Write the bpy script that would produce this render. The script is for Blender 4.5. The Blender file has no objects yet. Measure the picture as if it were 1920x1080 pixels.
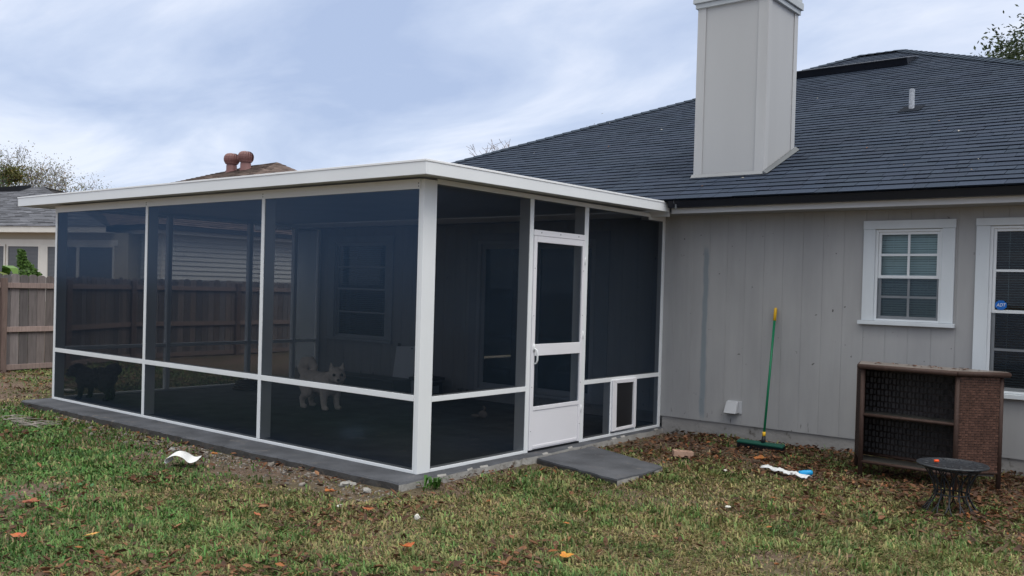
import bpy, bmesh, math, random
import numpy as np
from mathutils import Vector, Matrix
random.seed(7); RNG = np.random.default_rng(7)
NBLADES = 240000
PI = math.pi; R = math.radians
scn = bpy.context.scene; COL = scn.collection

# ------------------------------------------------------------------ helpers
class MB:
    """collects shapes, builds ONE mesh object"""
    def __init__(s): s.v = []; s.f = []; s.c = []; s.m = []
    def face(s, pts, col=None, mi=0):
        b = len(s.v); s.v += [tuple(p) for p in pts]; s.f.append(tuple(range(b, b+len(pts)))); s.c.append(col); s.m.append(mi)
    def box(s, x0, x1, y0, y1, z0, z1, col=None, mi=0, M=None):
        P = [(x0,y0,z0),(x1,y0,z0),(x1,y1,z0),(x0,y1,z0),(x0,y0,z1),(x1,y0,z1),(x1,y1,z1),(x0,y1,z1)]
        if M is not None: P = [tuple(M @ Vector(p)) for p in P]
        b = len(s.v); s.v += P
        for f in ((0,3,2,1),(4,5,6,7),(0,1,5,4),(1,2,6,5),(2,3,7,6),(3,0,4,7)):
            s.f.append(tuple(b+i for i in f)); s.c.append(col); s.m.append(mi)
        return s
    def hexa(s, P, col=None, mi=0):     # 8 points: bottom 4 then top 4
        b = len(s.v); s.v += [tuple(p) for p in P]
        for f in ((0,3,2,1),(4,5,6,7),(0,1,5,4),(1,2,6,5),(2,3,7,6),(3,0,4,7)):
            s.f.append(tuple(b+i for i in f)); s.c.append(col); s.m.append(mi)
    def prism(s, poly, z0, z1, col=None, mi=0):
        n = len(poly); b = len(s.v)
        s.v += [(x,y,z0) for x,y in poly] + [(x,y,z1) for x,y in poly]
        s.f.append(tuple(b+i for i in range(n-1,-1,-1))); s.f.append(tuple(b+n+i for i in range(n)))
        for i in range(n):
            j = (i+1) % n; s.f.append((b+i,b+j,b+n+j,b+n+i))
        s.c += [col]*(n+2); s.m += [mi]*(n+2)
        return s
    def tube(s, pts, rad, n=8, col=None, mi=0, caps=True):
        pts = [Vector(p) for p in pts]
        rad = rad if isinstance(rad, (list,tuple)) else [rad]*len(pts)
        prev = None; rings = []
        for i, p in enumerate(pts):
            d = (pts[min(i+1,len(pts)-1)] - pts[max(i-1,0)])
            d = d.normalized() if d.length > 1e-9 else Vector((0,0,1))
            if prev is None:
                a = Vector((0,0,1)) if abs(d.z) < .9 else Vector((1,0,0)); u = d.cross(a).normalized()
            else:
                u = (prev - d*prev.dot(d)); u = u.normalized() if u.length > 1e-6 else d.orthogonal().normalized()
            prev = u; w = d.cross(u); b = len(s.v); rings.append(b)
            for k in range(n):
                t = 2*PI*k/n; q = p + (u*math.cos(t) + w*math.sin(t))*rad[i]; s.v.append(tuple(q))
        for i in range(len(rings)-1):
            a, b = rings[i], rings[i+1]
            for k in range(n):
                s.f.append((a+k, a+(k+1)%n, b+(k+1)%n, b+k)); s.c.append(col); s.m.append(mi)
        if caps:
            s.f.append(tuple(rings[0]+k for k in range(n-1,-1,-1))); s.f.append(tuple(rings[-1]+k for k in range(n)))
            s.c += [col]*2; s.m += [mi]*2
        return s
    def lathe(s, prof, cx=0, cy=0, n=24, col=None, mi=0, M=None):
        rings = []
        for r, z in prof:
            rings.append(len(s.v))
            for k in range(n):
                t = 2*PI*k/n; p = Vector((cx+r*math.cos(t), cy+r*math.sin(t), z))
                s.v.append(tuple(M @ p if M is not None else p))
        for i in range(len(rings)-1):
            a, b = rings[i], rings[i+1]
            for k in range(n):
                s.f.append((a+k, a+(k+1)%n, b+(k+1)%n, b+k)); s.c.append(col); s.m.append(mi)
        s.f.append(tuple(rings[0]+k for k in range(n-1,-1,-1))); s.f.append(tuple(rings[-1]+k for k in range(n)))
        s.c += [col]*2; s.m += [mi]*2
        return s
    def ball(s, c, r, n=12, m=8, col=None, sc=(1,1,1), M=None):
        b = len(s.v); c = Vector(c)
        for i in range(m+1):
            ph = PI*i/m
            for k in range(n):
                t = 2*PI*k/n
                q = Vector((r*sc[0]*math.sin(ph)*math.cos(t), r*sc[1]*math.sin(ph)*math.sin(t), r*sc[2]*math.cos(ph)))
                if M is not None: q = M @ q
                s.v.append(tuple(c+q))
        for i in range(m):
            for k in range(n):
                s.f.append((b+i*n+k, b+(i+1)*n+k, b+(i+1)*n+(k+1)%n, b+i*n+(k+1)%n)); s.c.append(col); s.m.append(0)
        return s
    def build(s, name, mats, parent=None, smooth=False, bevel=0, weld=False):
        me = bpy.data.meshes.new(name); me.from_pydata(s.v, [], s.f)
        mats = mats if isinstance(mats, (list,tuple)) else [mats]
        for m in mats: me.materials.append(m)
        if len(mats) > 1: me.polygons.foreach_set('material_index', s.m)
        if any(c is not None for c in s.c):
            at = me.color_attributes.new('col', 'FLOAT_COLOR', 'CORNER')
            arr = []
            for f, c in zip(s.f, s.c): arr += list((*(c or (.5,.5,.5)), 1.0))*len(f)
            at.data.foreach_set('color', arr)
        if smooth: me.polygons.foreach_set('use_smooth', [True]*len(s.f))
        if weld:
            q = bmesh.new(); q.from_mesh(me); bmesh.ops.remove_doubles(q, verts=q.verts, dist=2e-5); q.to_mesh(me); q.free()
        me.update()
        o = bpy.data.objects.new(name, me); COL.objects.link(o)
        if parent is not None:
            o.parent = parent; o.matrix_parent_inverse = Matrix.Translation(parent.location).inverted() if parent.type == 'EMPTY' else Matrix.Identity(4)
            if parent.type != 'EMPTY' and parent.parent is not None: o.matrix_parent_inverse = parent_world(parent).inverted()
        if bevel:
            b = o.modifiers.new('bevel', 'BEVEL'); b.width = bevel; b.segments = 2; b.limit_method = 'ANGLE'
        return o
def parent_world(p):      # world matrix of a part (parts carry no transform of their own)
    m = p.matrix_basis.copy(); q = p
    while q.parent is not None:
        m = q.parent.matrix_basis @ q.matrix_parent_inverse @ m; q = q.parent
    return m
def tag(o, label, cat, group=None):
    o['label'] = label; o['category'] = cat
    if group: o['group'] = group
    return o
def thing(name, label, cat, loc=(0,0,0), group=None):
    o = bpy.data.objects.new(name, None); COL.objects.link(o); o.location = loc; o.empty_display_size = .2
    return tag(o, label, cat, group)
def struct(o, kind='structure', label=None, cat=None):
    o['kind'] = kind
    if label: o['label'] = label
    if cat: o['category'] = cat
    return o
def np_mesh(name, V, F, mat, col=None, kind=None):
    """V (n,3); F list of (arr of equal-size faces)"""
    me = bpy.data.meshes.new(name)
    me.vertices.add(len(V)); me.vertices.foreach_set('co', np.asarray(V, np.float32).ravel())
    loops = np.concatenate([f.ravel() for f in F]); sizes = np.concatenate([np.full(len(f), f.shape[1]) for f in F])
    me.loops.add(len(loops)); me.loops.foreach_set('vertex_index', loops.astype(np.int32))
    me.polygons.add(len(sizes)); st = np.zeros(len(sizes), np.int32); st[1:] = np.cumsum(sizes)[:-1]
    me.polygons.foreach_set('loop_start', st)
    me.update(calc_edges=True)
    if col is not None:
        at = me.color_attributes.new('col', 'FLOAT_COLOR', 'POINT')
        at.data.foreach_set('color', np.concatenate([col, np.ones((len(col),1))], 1).astype(np.float32).ravel())
    me.materials.append(mat)
    o = bpy.data.objects.new(name, me); COL.objects.link(o)
    if kind: o['kind'] = kind
    return o

# ------------------------------------------------------------------ materials
MATS = {}
def nodes(name):
    m = bpy.data.materials.new(name); m.use_nodes = True; nt = m.node_tree; nt.nodes.clear()
    return m, nt, nt.nodes.new('ShaderNodeOutputMaterial')
def N(nt, t, **kw):
    n = nt.nodes.new(t)
    for k, v in kw.items():
        if k in n.inputs: n.inputs[k].default_value = v
        else: setattr(n, k, v)
    return n
def mat(name, col, rough=.6, var=.12, scale=3.0, stretch=(1,1,1), bump=.0, bscale=40, spec=.3, attr=False, dirt=None, dscale=6, dthr=.6, metal=0, trans=0):
    if name in MATS: return MATS[name]
    m, nt, out = nodes(name); L = nt.links.new
    p = N(nt, 'ShaderNodeBsdfPrincipled'); p.inputs['Roughness'].default_value = rough
    p.inputs['Specular IOR Level'].default_value = spec; p.inputs['Metallic'].default_value = metal
    tc = N(nt, 'ShaderNodeTexCoord'); mp = N(nt, 'ShaderNodeMapping'); mp.inputs['Scale'].default_value = stretch
    L(tc.outputs['Object'], mp.inputs['Vector'])
    nz = N(nt, 'ShaderNodeTexNoise'); nz.inputs['Scale'].default_value = scale; nz.inputs['Detail'].default_value = 5
    L(mp.outputs['Vector'], nz.inputs['Vector'])
    mr = N(nt, 'ShaderNodeMapRange'); mr.inputs['From Min'].default_value = .25; mr.inputs['From Max'].default_value = .75
    mr.inputs['To Min'].default_value = 1-var; mr.inputs['To Max'].default_value = 1+var
    L(nz.outputs['Fac'], mr.inputs['Value'])
    if attr:
        src = N(nt, 'ShaderNodeAttribute'); src.attribute_name = 'col'; c0 = src.outputs['Color']
    else:
        src = N(nt, 'ShaderNodeRGB'); src.outputs[0].default_value = (*col, 1); c0 = src.outputs[0]
    vm = N(nt, 'ShaderNodeVectorMath'); vm.operation = 'SCALE'; L(c0, vm.inputs[0]); L(mr.outputs['Result'], vm.inputs['Scale'])
    cur = vm.outputs['Vector']
    if dirt is not None:
        n2 = N(nt, 'ShaderNodeTexNoise'); n2.inputs['Scale'].default_value = dscale; n2.inputs['Detail'].default_value = 8; n2.inputs['Roughness'].default_value = .7
        L(mp.outputs['Vector'], n2.inputs['Vector'])
        r2 = N(nt, 'ShaderNodeMapRange'); r2.inputs['From Min'].default_value = dthr; r2.inputs['From Max'].default_value = dthr+.12
        L(n2.outputs['Fac'], r2.inputs['Value'])
        mx = N(nt, 'ShaderNodeMix'); mx.data_type = 'RGBA'; L(r2.outputs['Result'], mx.inputs['Factor']); L(cur, mx.inputs[6]); mx.inputs[7].default_value = (*dirt, 1)
        cur = mx.outputs[2]
    L(cur, p.inputs['Base Color'])
    if bump:
        nb = N(nt, 'ShaderNodeTexNoise'); nb.inputs['Scale'].default_value = bscale; nb.inputs['Detail'].default_value = 6
        L(mp.outputs['Vector'], nb.inputs['Vector'])
        bp = N(nt, 'ShaderNodeBump'); bp.inputs['Strength'].default_value = bump; bp.inputs['Distance'].default_value = .01
        L(nb.outputs['Fac'], bp.inputs['Height']); L(bp.outputs['Normal'], p.inputs['Normal'])
    if trans:
        tr = N(nt, 'ShaderNodeBsdfTranslucent'); L(cur, tr.inputs['Color']); ms = N(nt, 'ShaderNodeMixShader'); ms.inputs[0].default_value = trans
        L(p.outputs[0], ms.inputs[1]); L(tr.outputs[0], ms.inputs[2]); L(ms.outputs[0], out.inputs[0])
    else: L(p.outputs[0], out.inputs[0])
    MATS[name] = m; return m

M_white = mat('white_aluminium', (.80,.82,.83), .35, .03, 2, spec=.45)
M_whitedoor = mat('white_door_panel', (.80,.79,.82), .4, .03, 2, spec=.4)
M_trim = mat('painted_trim', (.62,.66,.69), .55, .08, 4, (1,1,.3), .15, 60, dirt=(.25,.24,.22), dscale=14, dthr=.66)
M_fascia = mat('fascia_paint', (.62,.63,.65), .5, .05, 3)
M_pvc = mat('vinyl_white', (.72,.75,.77), .4, .03, 3)
M_black = mat('black_metal', (.012,.014,.018), .45, .1, 8)
M_shingle = mat('asphalt_shingle', (.1,.1,.1), .95, .14, 60, attr=True, bump=.12, bscale=160, spec=.05)
M_butt = mat('shingle_cut_edge', (.010,.014,.022), .95, .1, 40, spec=.1)
M_concrete = mat('concrete_dark', (.085,.089,.100), .85, .38, 3.2, bump=.5, bscale=45, dirt=(.16,.15,.145), dscale=5, dthr=.57)
M_conc_side = mat('concrete_side', (.06,.058,.056), .95, .3, 7, bump=.9, bscale=30, dirt=(.11,.09,.075), dscale=9, dthr=.55)
M_conc_edge = mat('concrete_broken_edge', (.34,.33,.31), .95, .25, 7, bump=.9, bscale=30, dirt=(.12,.10,.08), dscale=9, dthr=.55)
M_found = mat('foundation_block', (.30,.29,.28), .95, .18, 3, bump=.6, bscale=30, dirt=(.07,.06,.05), dscale=7, dthr=.56)
M_grass = mat('grass_blades', (.1,.1,.1), .55, .15, 30, attr=True, spec=.25, trans=.25)
M_leaf = mat('dry_leaves', (.1,.1,.1), .7, .2, 40, attr=True, spec=.2, trans=.15)
M_tleaf = mat('tree_leaves', (.1,.1,.1), .5, .1, 3, attr=True, spec=.3, trans=.2)
M_bark = mat('bark', (.16,.14,.13), .9, .25, 8, bump=.3)
M_wood = mat('weathered_wood', (.2,.17,.15), .85, .22, 6, (6,6,.6), .4, 30, attr=True, dirt=(.07,.055,.045), dscale=5, dthr=.62)
M_wicker = mat('brown_resin_wicker', (.1,.05,.035), .5, .2, 12, attr=True, spec=.35)
M_wframe = mat('wicker_frame_wrap', (.058,.034,.027), .6, .2, 30, bump=.5, bscale=120)
M_stone = mat('pale_stone', (.5,.48,.45), .8, .2, 15, bump=.4)

def m_screen(name, dens, tint=(.012,.014,.018), refl=.055):
    m, nt, out = nodes(name); L = nt.links.new
    t = N(nt, 'ShaderNodeBsdfTransparent'); d = N(nt, 'ShaderNodeBsdfDiffuse'); d.inputs['Color'].default_value = (*tint, 1)
    g = N(nt, 'ShaderNodeBsdfGlossy'); g.inputs['Roughness'].default_value = .20; g.inputs['Color'].default_value = (.38,.64,1,1)
    a = N(nt, 'ShaderNodeMixShader'); a.inputs[0].default_value = refl; L(d.outputs[0], a.inputs[1]); L(g.outputs[0], a.inputs[2])
    # woven threads cover more of the view the more obliquely one looks through them; the cloth wavers slightly
    ge = N(nt, 'ShaderNodeNewGeometry'); dt = N(nt, 'ShaderNodeVectorMath'); dt.operation = 'DOT_PRODUCT'; L(ge.outputs['Normal'], dt.inputs[0]); L(ge.outputs['Incoming'], dt.inputs[1])
    ab = N(nt, 'ShaderNodeMath'); ab.operation = 'ABSOLUTE'; L(dt.outputs['Value'], ab.inputs[0])
    tc = N(nt, 'ShaderNodeTexCoord'); nz = N(nt, 'ShaderNodeTexNoise'); nz.inputs['Scale'].default_value = 1.3; L(tc.outputs['Object'], nz.inputs['Vector'])
    mr = N(nt, 'ShaderNodeMapRange'); mr.inputs['To Min'].default_value = dens-.02; mr.inputs['To Max'].default_value = dens+.02; L(nz.outputs['Fac'], mr.inputs['Value'])
    dv = N(nt, 'ShaderNodeMath'); dv.operation = 'DIVIDE'; L(mr.outputs['Result'], dv.inputs[0]); L(ab.outputs[0], dv.inputs[1])
    mn = N(nt, 'ShaderNodeMath'); mn.operation = 'MINIMUM'; mn.inputs[1].default_value = 1.0; L(dv.outputs[0], mn.inputs[0])
    t1 = N(nt, 'ShaderNodeMath'); t1.operation = 'SUBTRACT'; t1.inputs[0].default_value = 1.0; L(mn.outputs[0], t1.inputs[1])
    t2 = N(nt, 'ShaderNodeMath'); t2.operation = 'MULTIPLY'; t2.inputs[1].default_value = 1-dens; L(t1.outputs[0], t2.inputs[0])
    t3 = N(nt, 'ShaderNodeMath'); t3.operation = 'SUBTRACT'; t3.inputs[0].default_value = 1.0; L(t2.outputs[0], t3.inputs[1])
    b = N(nt, 'ShaderNodeMixShader'); L(t3.outputs[0], b.inputs[0]); L(t.outputs[0], b.inputs[1]); L(a.outputs[0], b.inputs[2])
    L(b.outputs[0], out.inputs[0]); return m
M_screen = m_screen('insect_screen', .29, (.006,.009,.013), .10)
M_wscreen = m_screen('window_screen', .24, (.03,.033,.036))
def m_glass(name, tint, dens, rough=.02):
    m, nt, out = nodes(name); L = nt.links.new
    t = N(nt, 'ShaderNodeBsdfTransparent'); t.inputs['Color'].default_value = (*tint, 1)
    g = N(nt, 'ShaderNodeBsdfGlossy'); g.inputs['Roughness'].default_value = rough
    fr = N(nt, 'ShaderNodeFresnel'); fr.inputs['IOR'].default_value = dens
    b = N(nt, 'ShaderNodeMixShader'); L(fr.outputs[0], b.inputs[0]); L(t.outputs[0], b.inputs[1]); L(g.outputs[0], b.inputs[2]); L(b.outputs[0], out.inputs[0]); return m
M_glass = m_glass('window_glass', (.70,.82,.84), 1.5)
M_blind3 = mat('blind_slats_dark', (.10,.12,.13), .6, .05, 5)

def m_siding():
    m, nt, out = nodes('grooved_siding'); L = nt.links.new
    p = N(nt, 'ShaderNodeBsdfPrincipled'); p.inputs['Roughness'].default_value = .75; p.inputs['Specular IOR Level'].default_value = .2
    tc = N(nt, 'ShaderNodeTexCoord')
    mp = N(nt, 'ShaderNodeMapping'); mp.inputs['Scale'].default_value = (1,1,.35); L(tc.outputs['Object'], mp.inputs['Vector'])
    nz = N(nt, 'ShaderNodeTexNoise'); nz.inputs['Scale'].default_value = 2.2; nz.inputs['Detail'].default_value = 6; L(mp.outputs[0], nz.inputs['Vector'])
    cr = N(nt, 'ShaderNodeValToRGB'); e = cr.color_ramp.elements
    e[0].position = .3; e[0].color = (.327,.327,.331,1); e[1].position = .72; e[1].color = (.402,.400,.400,1); L(nz.outputs['Fac'], cr.inputs[0])
    mst = N(nt, 'ShaderNodeMapping'); mst.inputs['Scale'].default_value = (9,1,.8); L(tc.outputs['Object'], mst.inputs['Vector'])
    nst = N(nt, 'ShaderNodeTexNoise'); nst.inputs['Scale'].default_value = 1.6; nst.inputs['Detail'].default_value = 7; nst.inputs['Roughness'].default_value = .65; L(mst.outputs[0], nst.inputs['Vector'])
    rst = N(nt, 'ShaderNodeMapRange'); rst.inputs['From Min'].default_value = .3; rst.inputs['From Max'].default_value = .7; rst.inputs['To Min'].default_value = .95; rst.inputs['To Max'].default_value = 1.03; L(nst.outputs['Fac'], rst.inputs['Value'])
    vst = N(nt, 'ShaderNodeVectorMath'); vst.operation = 'SCALE'; L(cr.outputs[0], vst.inputs[0]); L(rst.outputs[0], vst.inputs['Scale'])
    sx = N(nt, 'ShaderNodeSeparateXYZ'); L(tc.outputs['Object'], sx.inputs[0])
    def band(sock, a, b, soft):
        r1 = N(nt, 'ShaderNodeMapRange'); r1.inputs['From Min'].default_value = a-soft; r1.inputs['From Max'].default_value = a+soft; L(sock, r1.inputs['Value'])
        r2 = N(nt, 'ShaderNodeMapRange'); r2.inputs['From Min'].default_value = b+soft; r2.inputs['From Max'].default_value = b-soft; L(sock, r2.inputs['Value'])
        mu = N(nt, 'ShaderNodeMath'); mu.operation = 'MULTIPLY'; L(r1.outputs[0], mu.inputs[0]); L(r2.outputs[0], mu.inputs[1]); return mu.outputs[0]
    # smeared blue-grey caulk line beside the fourth groove
    n3 = N(nt, 'ShaderNodeTexNoise'); n3.inputs['Scale'].default_value = 4; L(tc.outputs['Object'], n3.inputs['Vector'])
    wob = N(nt, 'ShaderNodeMath'); wob.operation = 'MULTIPLY_ADD'; wob.inputs[1].default_value = .05; wob.inputs[2].default_value = -.025; L(n3.outputs['Fac'], wob.inputs[0])
    ad = N(nt, 'ShaderNodeMath'); L(sx.outputs['X'], ad.inputs[0]); L(wob.outputs[0], ad.inputs[1])
    bx = band(ad.outputs[0], .50, .562, .012); bz = band(sx.outputs['Z'], .17, 2.06, .05)
    mk = N(nt, 'ShaderNodeMath'); mk.operation = 'MULTIPLY'; L(bx, mk.inputs[0]); L(bz, mk.inputs[1])
    mk2 = N(nt, 'ShaderNodeMath'); mk2.operation = 'MULTIPLY'; mk2.inputs[1].default_value = .75; L(mk.outputs[0], mk2.inputs[0])
    mx = N(nt, 'ShaderNodeMix'); mx.data_type = 'RGBA'; L(mk2.outputs[0], mx.inputs['Factor']); L(vst.outputs['Vector'], mx.inputs[6]); mx.inputs[7].default_value = (.20,.245,.275,1)
    # dark specks and drips near the bottom edge
    ms = N(nt, 'ShaderNodeMapping'); ms.inputs['Scale'].default_value = (22,1,7); L(tc.outputs['Object'], ms.inputs['Vector'])
    n4 = N(nt, 'ShaderNodeTexNoise'); n4.inputs['Scale'].default_value = 1; n4.inputs['Detail'].default_value = 4; L(ms.outputs[0], n4.inputs['Vector'])
    r4 = N(nt, 'ShaderNodeMapRange'); r4.inputs['From Min'].default_value = .64; r4.inputs['From Max'].default_value = .72; L(n4.outputs['Fac'], r4.inputs['Value'])
    bz2 = band(sx.outputs['Z'], .1, .24, .06)
    m4 = N(nt, 'ShaderNodeMath'); m4.operation = 'MULTIPLY'; L(r4.outputs[0], m4.inputs[0]); L(bz2, m4.inputs[1])
    n5 = N(nt, 'ShaderNodeTexNoise'); n5.inputs['Scale'].default_value = 17; n5.inputs['Detail'].default_value = 2; L(tc.outputs['Object'], n5.inputs['Vector'])
    r5 = N(nt, 'ShaderNodeMapRange'); r5.inputs['From Min'].default_value = .74; r5.inputs['From Max'].default_value = .78; L(n5.outputs['Fac'], r5.inputs['Value'])
    ma = N(nt, 'ShaderNodeMath'); ma.operation = 'MAXIMUM'; L(m4.outputs[0], ma.inputs[0]); L(r5.outputs[0], ma.inputs[1])
    m6 = N(nt, 'ShaderNodeMath'); m6.operation = 'MULTIPLY'; m6.inputs[1].default_value = .8; L(ma.outputs[0], m6.inputs[0])
    mx2 = N(nt, 'ShaderNodeMix'); mx2.data_type = 'RGBA'; L(m6.outputs[0], mx2.inputs['Factor']); L(mx.outputs[2], mx2.inputs[6]); mx2.inputs[7].default_value = (.06,.055,.05,1)
    L(mx2.outputs[2], p.inputs['Base Color'])
    mb = N(nt, 'ShaderNodeMapping'); mb.inputs['Scale'].default_value = (60,1,3); L(tc.outputs['Object'], mb.inputs['Vector'])
    nb = N(nt, 'ShaderNodeTexNoise'); nb.inputs['Scale'].default_value = 1.5; nb.inputs['Detail'].default_value = 5; L(mb.outputs[0], nb.inputs['Vector'])
    bp = N(nt, 'ShaderNodeBump'); bp.inputs['Strength'].default_value = .25; bp.inputs['Distance'].default_value = .006; L(nb.outputs['Fac'], bp.inputs['Height']); L(bp.outputs[0], p.inputs['Normal'])
    L(p.outputs[0], out.inputs[0]); return m
M_siding = m_siding()

# ------------------------------------------------------------------ camera (solved from the photograph's vanishing lines)
CAM = Vector((5.2695, -5.3626, 1.5435)); YAW, PIT, ROL, FPX = .67778, -.012239, .027867, 1712.68
fw = Vector((-math.sin(YAW)*math.cos(PIT), math.cos(YAW)*math.cos(PIT), math.sin(PIT))); rt = Vector((math.cos(YAW), math.sin(YAW), 0)); up = rt.cross(fw)
rt, up = rt*math.cos(ROL) + up*math.sin(ROL), -rt*math.sin(ROL) + up*math.cos(ROL)
cd = bpy.data.cameras.new('camera'); cam = bpy.data.objects.new('camera', cd); COL.objects.link(cam)
cam.matrix_world = Matrix(((rt.x, up.x, -fw.x, CAM.x), (rt.y, up.y, -fw.y, CAM.y), (rt.z, up.z, -fw.z, CAM.z), (0,0,0,1)))
cd.sensor_width = 36; cd.lens = 36*FPX/1920; cd.shift_y = 23.6/1920; cd.clip_end = 2000; cd.clip_start = .05
scn.camera = cam
def np_proj(P):
    d = P - np.array(CAM); z = d @ np.array(fw); z = np.where(z < .05, 1e9, z)
    return 960 + FPX*(d @ np.array(rt))/z, 563.6 - FPX*(d @ np.array(up))/z, z

# ------------------------------------------------------------------ world and sun
w = bpy.data.worlds.new('World'); scn.world = w; w.use_nodes = True; nt = w.node_tree; nt.nodes.clear(); L = nt.links.new
SUN_AZ = Vector((.95, -.31, 0)); SUN_EL = R(56)
out = N(nt, 'ShaderNodeOutputWorld'); bg = N(nt, 'ShaderNodeBackground'); bg.inputs['Strength'].default_value = .1; L(bg.outputs[0], out.inputs[0])
sky = N(nt, 'ShaderNodeTexSky'); sky.sky_type = 'NISHITA'; sky.sun_disc = False; sky.sun_elevation = SUN_EL; sky.sun_rotation = math.atan2(SUN_AZ.x, SUN_AZ.y)
tc = N(nt, 'ShaderNodeTexCoord'); sp = N(nt, 'ShaderNodeSeparateXYZ'); L(tc.outputs['Generated'], sp.inputs[0])
# clouds on a layer overhead: direction divided by height, so they flatten towards the horizon
zz = N(nt, 'ShaderNodeMath'); zz.operation = 'MAXIMUM'; zz.inputs[1].default_value = 0; L(sp.outputs['Z'], zz.inputs[0])
za = N(nt, 'ShaderNodeMath'); za.inputs[1].default_value = .16; L(zz.outputs[0], za.inputs[0])
dx = N(nt, 'ShaderNodeMath'); dx.operation = 'DIVIDE'; L(sp.outputs['X'], dx.inputs[0]); L(za.outputs[0], dx.inputs[1])
dy = N(nt, 'ShaderNodeMath'); dy.operation = 'DIVIDE'; L(sp.outputs['Y'], dy.inputs[0]); L(za.outputs[0], dy.inputs[1])
cb = N(nt, 'ShaderNodeCombineXYZ'); L(dx.outputs[0], cb.inputs[0]); L(dy.outputs[0], cb.inputs[1])
n1 = N(nt, 'ShaderNodeTexNoise'); n1.inputs['Scale'].default_value = 1.15; n1.inputs['Detail'].default_value = 9; n1.inputs['Roughness'].default_value = .55; n1.inputs['Distortion'].default_value = .5
mpw = N(nt, 'ShaderNodeMapping'); mpw.inputs['Location'].default_value = (1.3, 4.2, 0); mpw.inputs['Rotation'].default_value = (0,0,R(-39)); mpw.inputs['Scale'].default_value = (.75,1.15,1); L(cb.outputs[0], mpw.inputs['Vector']); L(mpw.outputs[0], n1.inputs['Vector'])
cr = N(nt, 'ShaderNodeValToRGB'); E_ = cr.color_ramp.elements
E_[0].position = .34; E_[0].color = (3.9,4.8,6.8,1); E_[1].position = .63; E_[1].color = (7.3,7.8,9.0,1)
q = E_.new(.5); q.color = (5.4,6.2,7.9,1); L(n1.outputs['Fac'], cr.inputs[0])
# an overcast sky is brighter overhead than at the horizon
br = N(nt, 'ShaderNodeMapRange'); br.inputs['From Min'].default_value = .34; br.inputs['From Max'].default_value = .8; L(sp.outputs['Z'], br.inputs['Value'])
sc_ = N(nt, 'ShaderNodeMix'); sc_.data_type = 'RGBA'; L(br.outputs[0], sc_.inputs['Factor']); L(cr.outputs[0], sc_.inputs[6]); sc_.inputs[7].default_value = (18.0,17.8,17.0,1)
mxw = N(nt, 'ShaderNodeMix'); mxw.data_type = 'RGBA'; mxw.inputs['Factor'].default_value = .9; L(sky.outputs[0], mxw.inputs[6]); dk = N(nt, 'ShaderNodeMapRange'); dk.inputs['From Min'].default_value = -.15; dk.inputs['From Max'].default_value = -.7; dk.inputs['To Min'].default_value = 1.0; dk.inputs['To Max'].default_value = .86; L(sp.outputs['Y'], dk.inputs['Value'])
sd2 = N(nt, 'ShaderNodeVectorMath'); sd2.operation = 'SCALE'; L(sc_.outputs[2], sd2.inputs[0]); L(dk.outputs[0], sd2.inputs['Scale'])
L(sd2.outputs['Vector'], mxw.inputs[7])
L(mxw.outputs[2], bg.inputs['Color'])
sl = bpy.data.lights.new('sun', 'SUN'); sl.energy = .9; sl.angle = R(30); sl.color = (1,.96,.9)
so = bpy.data.objects.new('sun', sl); COL.objects.link(so)
sd = Vector((SUN_AZ.x*math.cos(SUN_EL), SUN_AZ.y*math.cos(SUN_EL), math.sin(SUN_EL))); so.rotation_euler = (-sd).to_track_quat('-Z', 'Y').to_euler(); so.location = (8,-8,12)
vs = scn.view_settings; vs.view_transform = 'Standard'; vs.look = 'None'; vs.exposure = 0.28; vs.gamma = 1; vs.use_curve_mapping = False
scn.cycles.use_denoising = True; scn.cycles.transparent_max_bounces = 24; scn.cycles.max_bounces = 8

# ------------------------------------------------------------------ ground
def vnoise(x, y, sc, seed=0):
    x = x/sc + seed*17.3; y = y/sc + seed*9.1
    xi = np.floor(x).astype(np.int64); yi = np.floor(y).astype(np.int64); fx = x-xi; fy = y-yi
    fx = fx*fx*(3-2*fx); fy = fy*fy*(3-2*fy)
    def h(a, b):
        n = (a*374761393 + b*668265263 + seed*974711) & 0x7fffffff; n = ((n ^ (n >> 13))*1274126177) & 0x7fffffff
        return ((n ^ (n >> 16)) & 0xffff)/65535.
    return (h(xi,yi)*(1-fx)+h(xi+1,yi)*fx)*(1-fy) + (h(xi,yi+1)*(1-fx)+h(xi+1,yi+1)*fx)*fy
def sstep(a, b, x): t = np.clip((x-a)/(b-a), 0, 1); return t*t*(3-2*t)
def gz(x, y):
    x = np.asarray(x, float); y = np.asarray(y, float)
    z = -.072 + .045*sstep(2.7, 3.9, y)*sstep(0, .6, x)
    z = z - .03*sstep(-6, -11, x)
    fade = sstep(40, 14, np.abs(x)) * sstep(40, 14, np.abs(y))
    return z + fade*((vnoise(x,y,1.1,3)-.5)*.03 + (vnoise(x,y,.35,4)-.5)*.012)
xs = np.array([-600,-200,-80,-45,-30,-22,-17] + list(np.arange(-14,7.01,.1)) + [9,13,20,35,80,200,600]); ys = np.array([-600,-200,-80,-30,-15,-9] + list(np.arange(-7,5.01,.1)) + [7,10,15,22,30,45,80,200,600])
gx, gy = np.meshgrid(xs, ys, indexing='ij'); V = np.stack([gx.ravel(), gy.ravel(), gz(gx.ravel(), gy.ravel())], 1)
nx, ny = len(xs), len(ys); ii = np.arange(nx*ny).reshape(nx, ny)
F = np.stack([ii[:-1,:-1].ravel(), ii[1:,:-1].ravel(), ii[1:,1:].ravel(), ii[:-1,1:].ravel()], 1)
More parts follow.
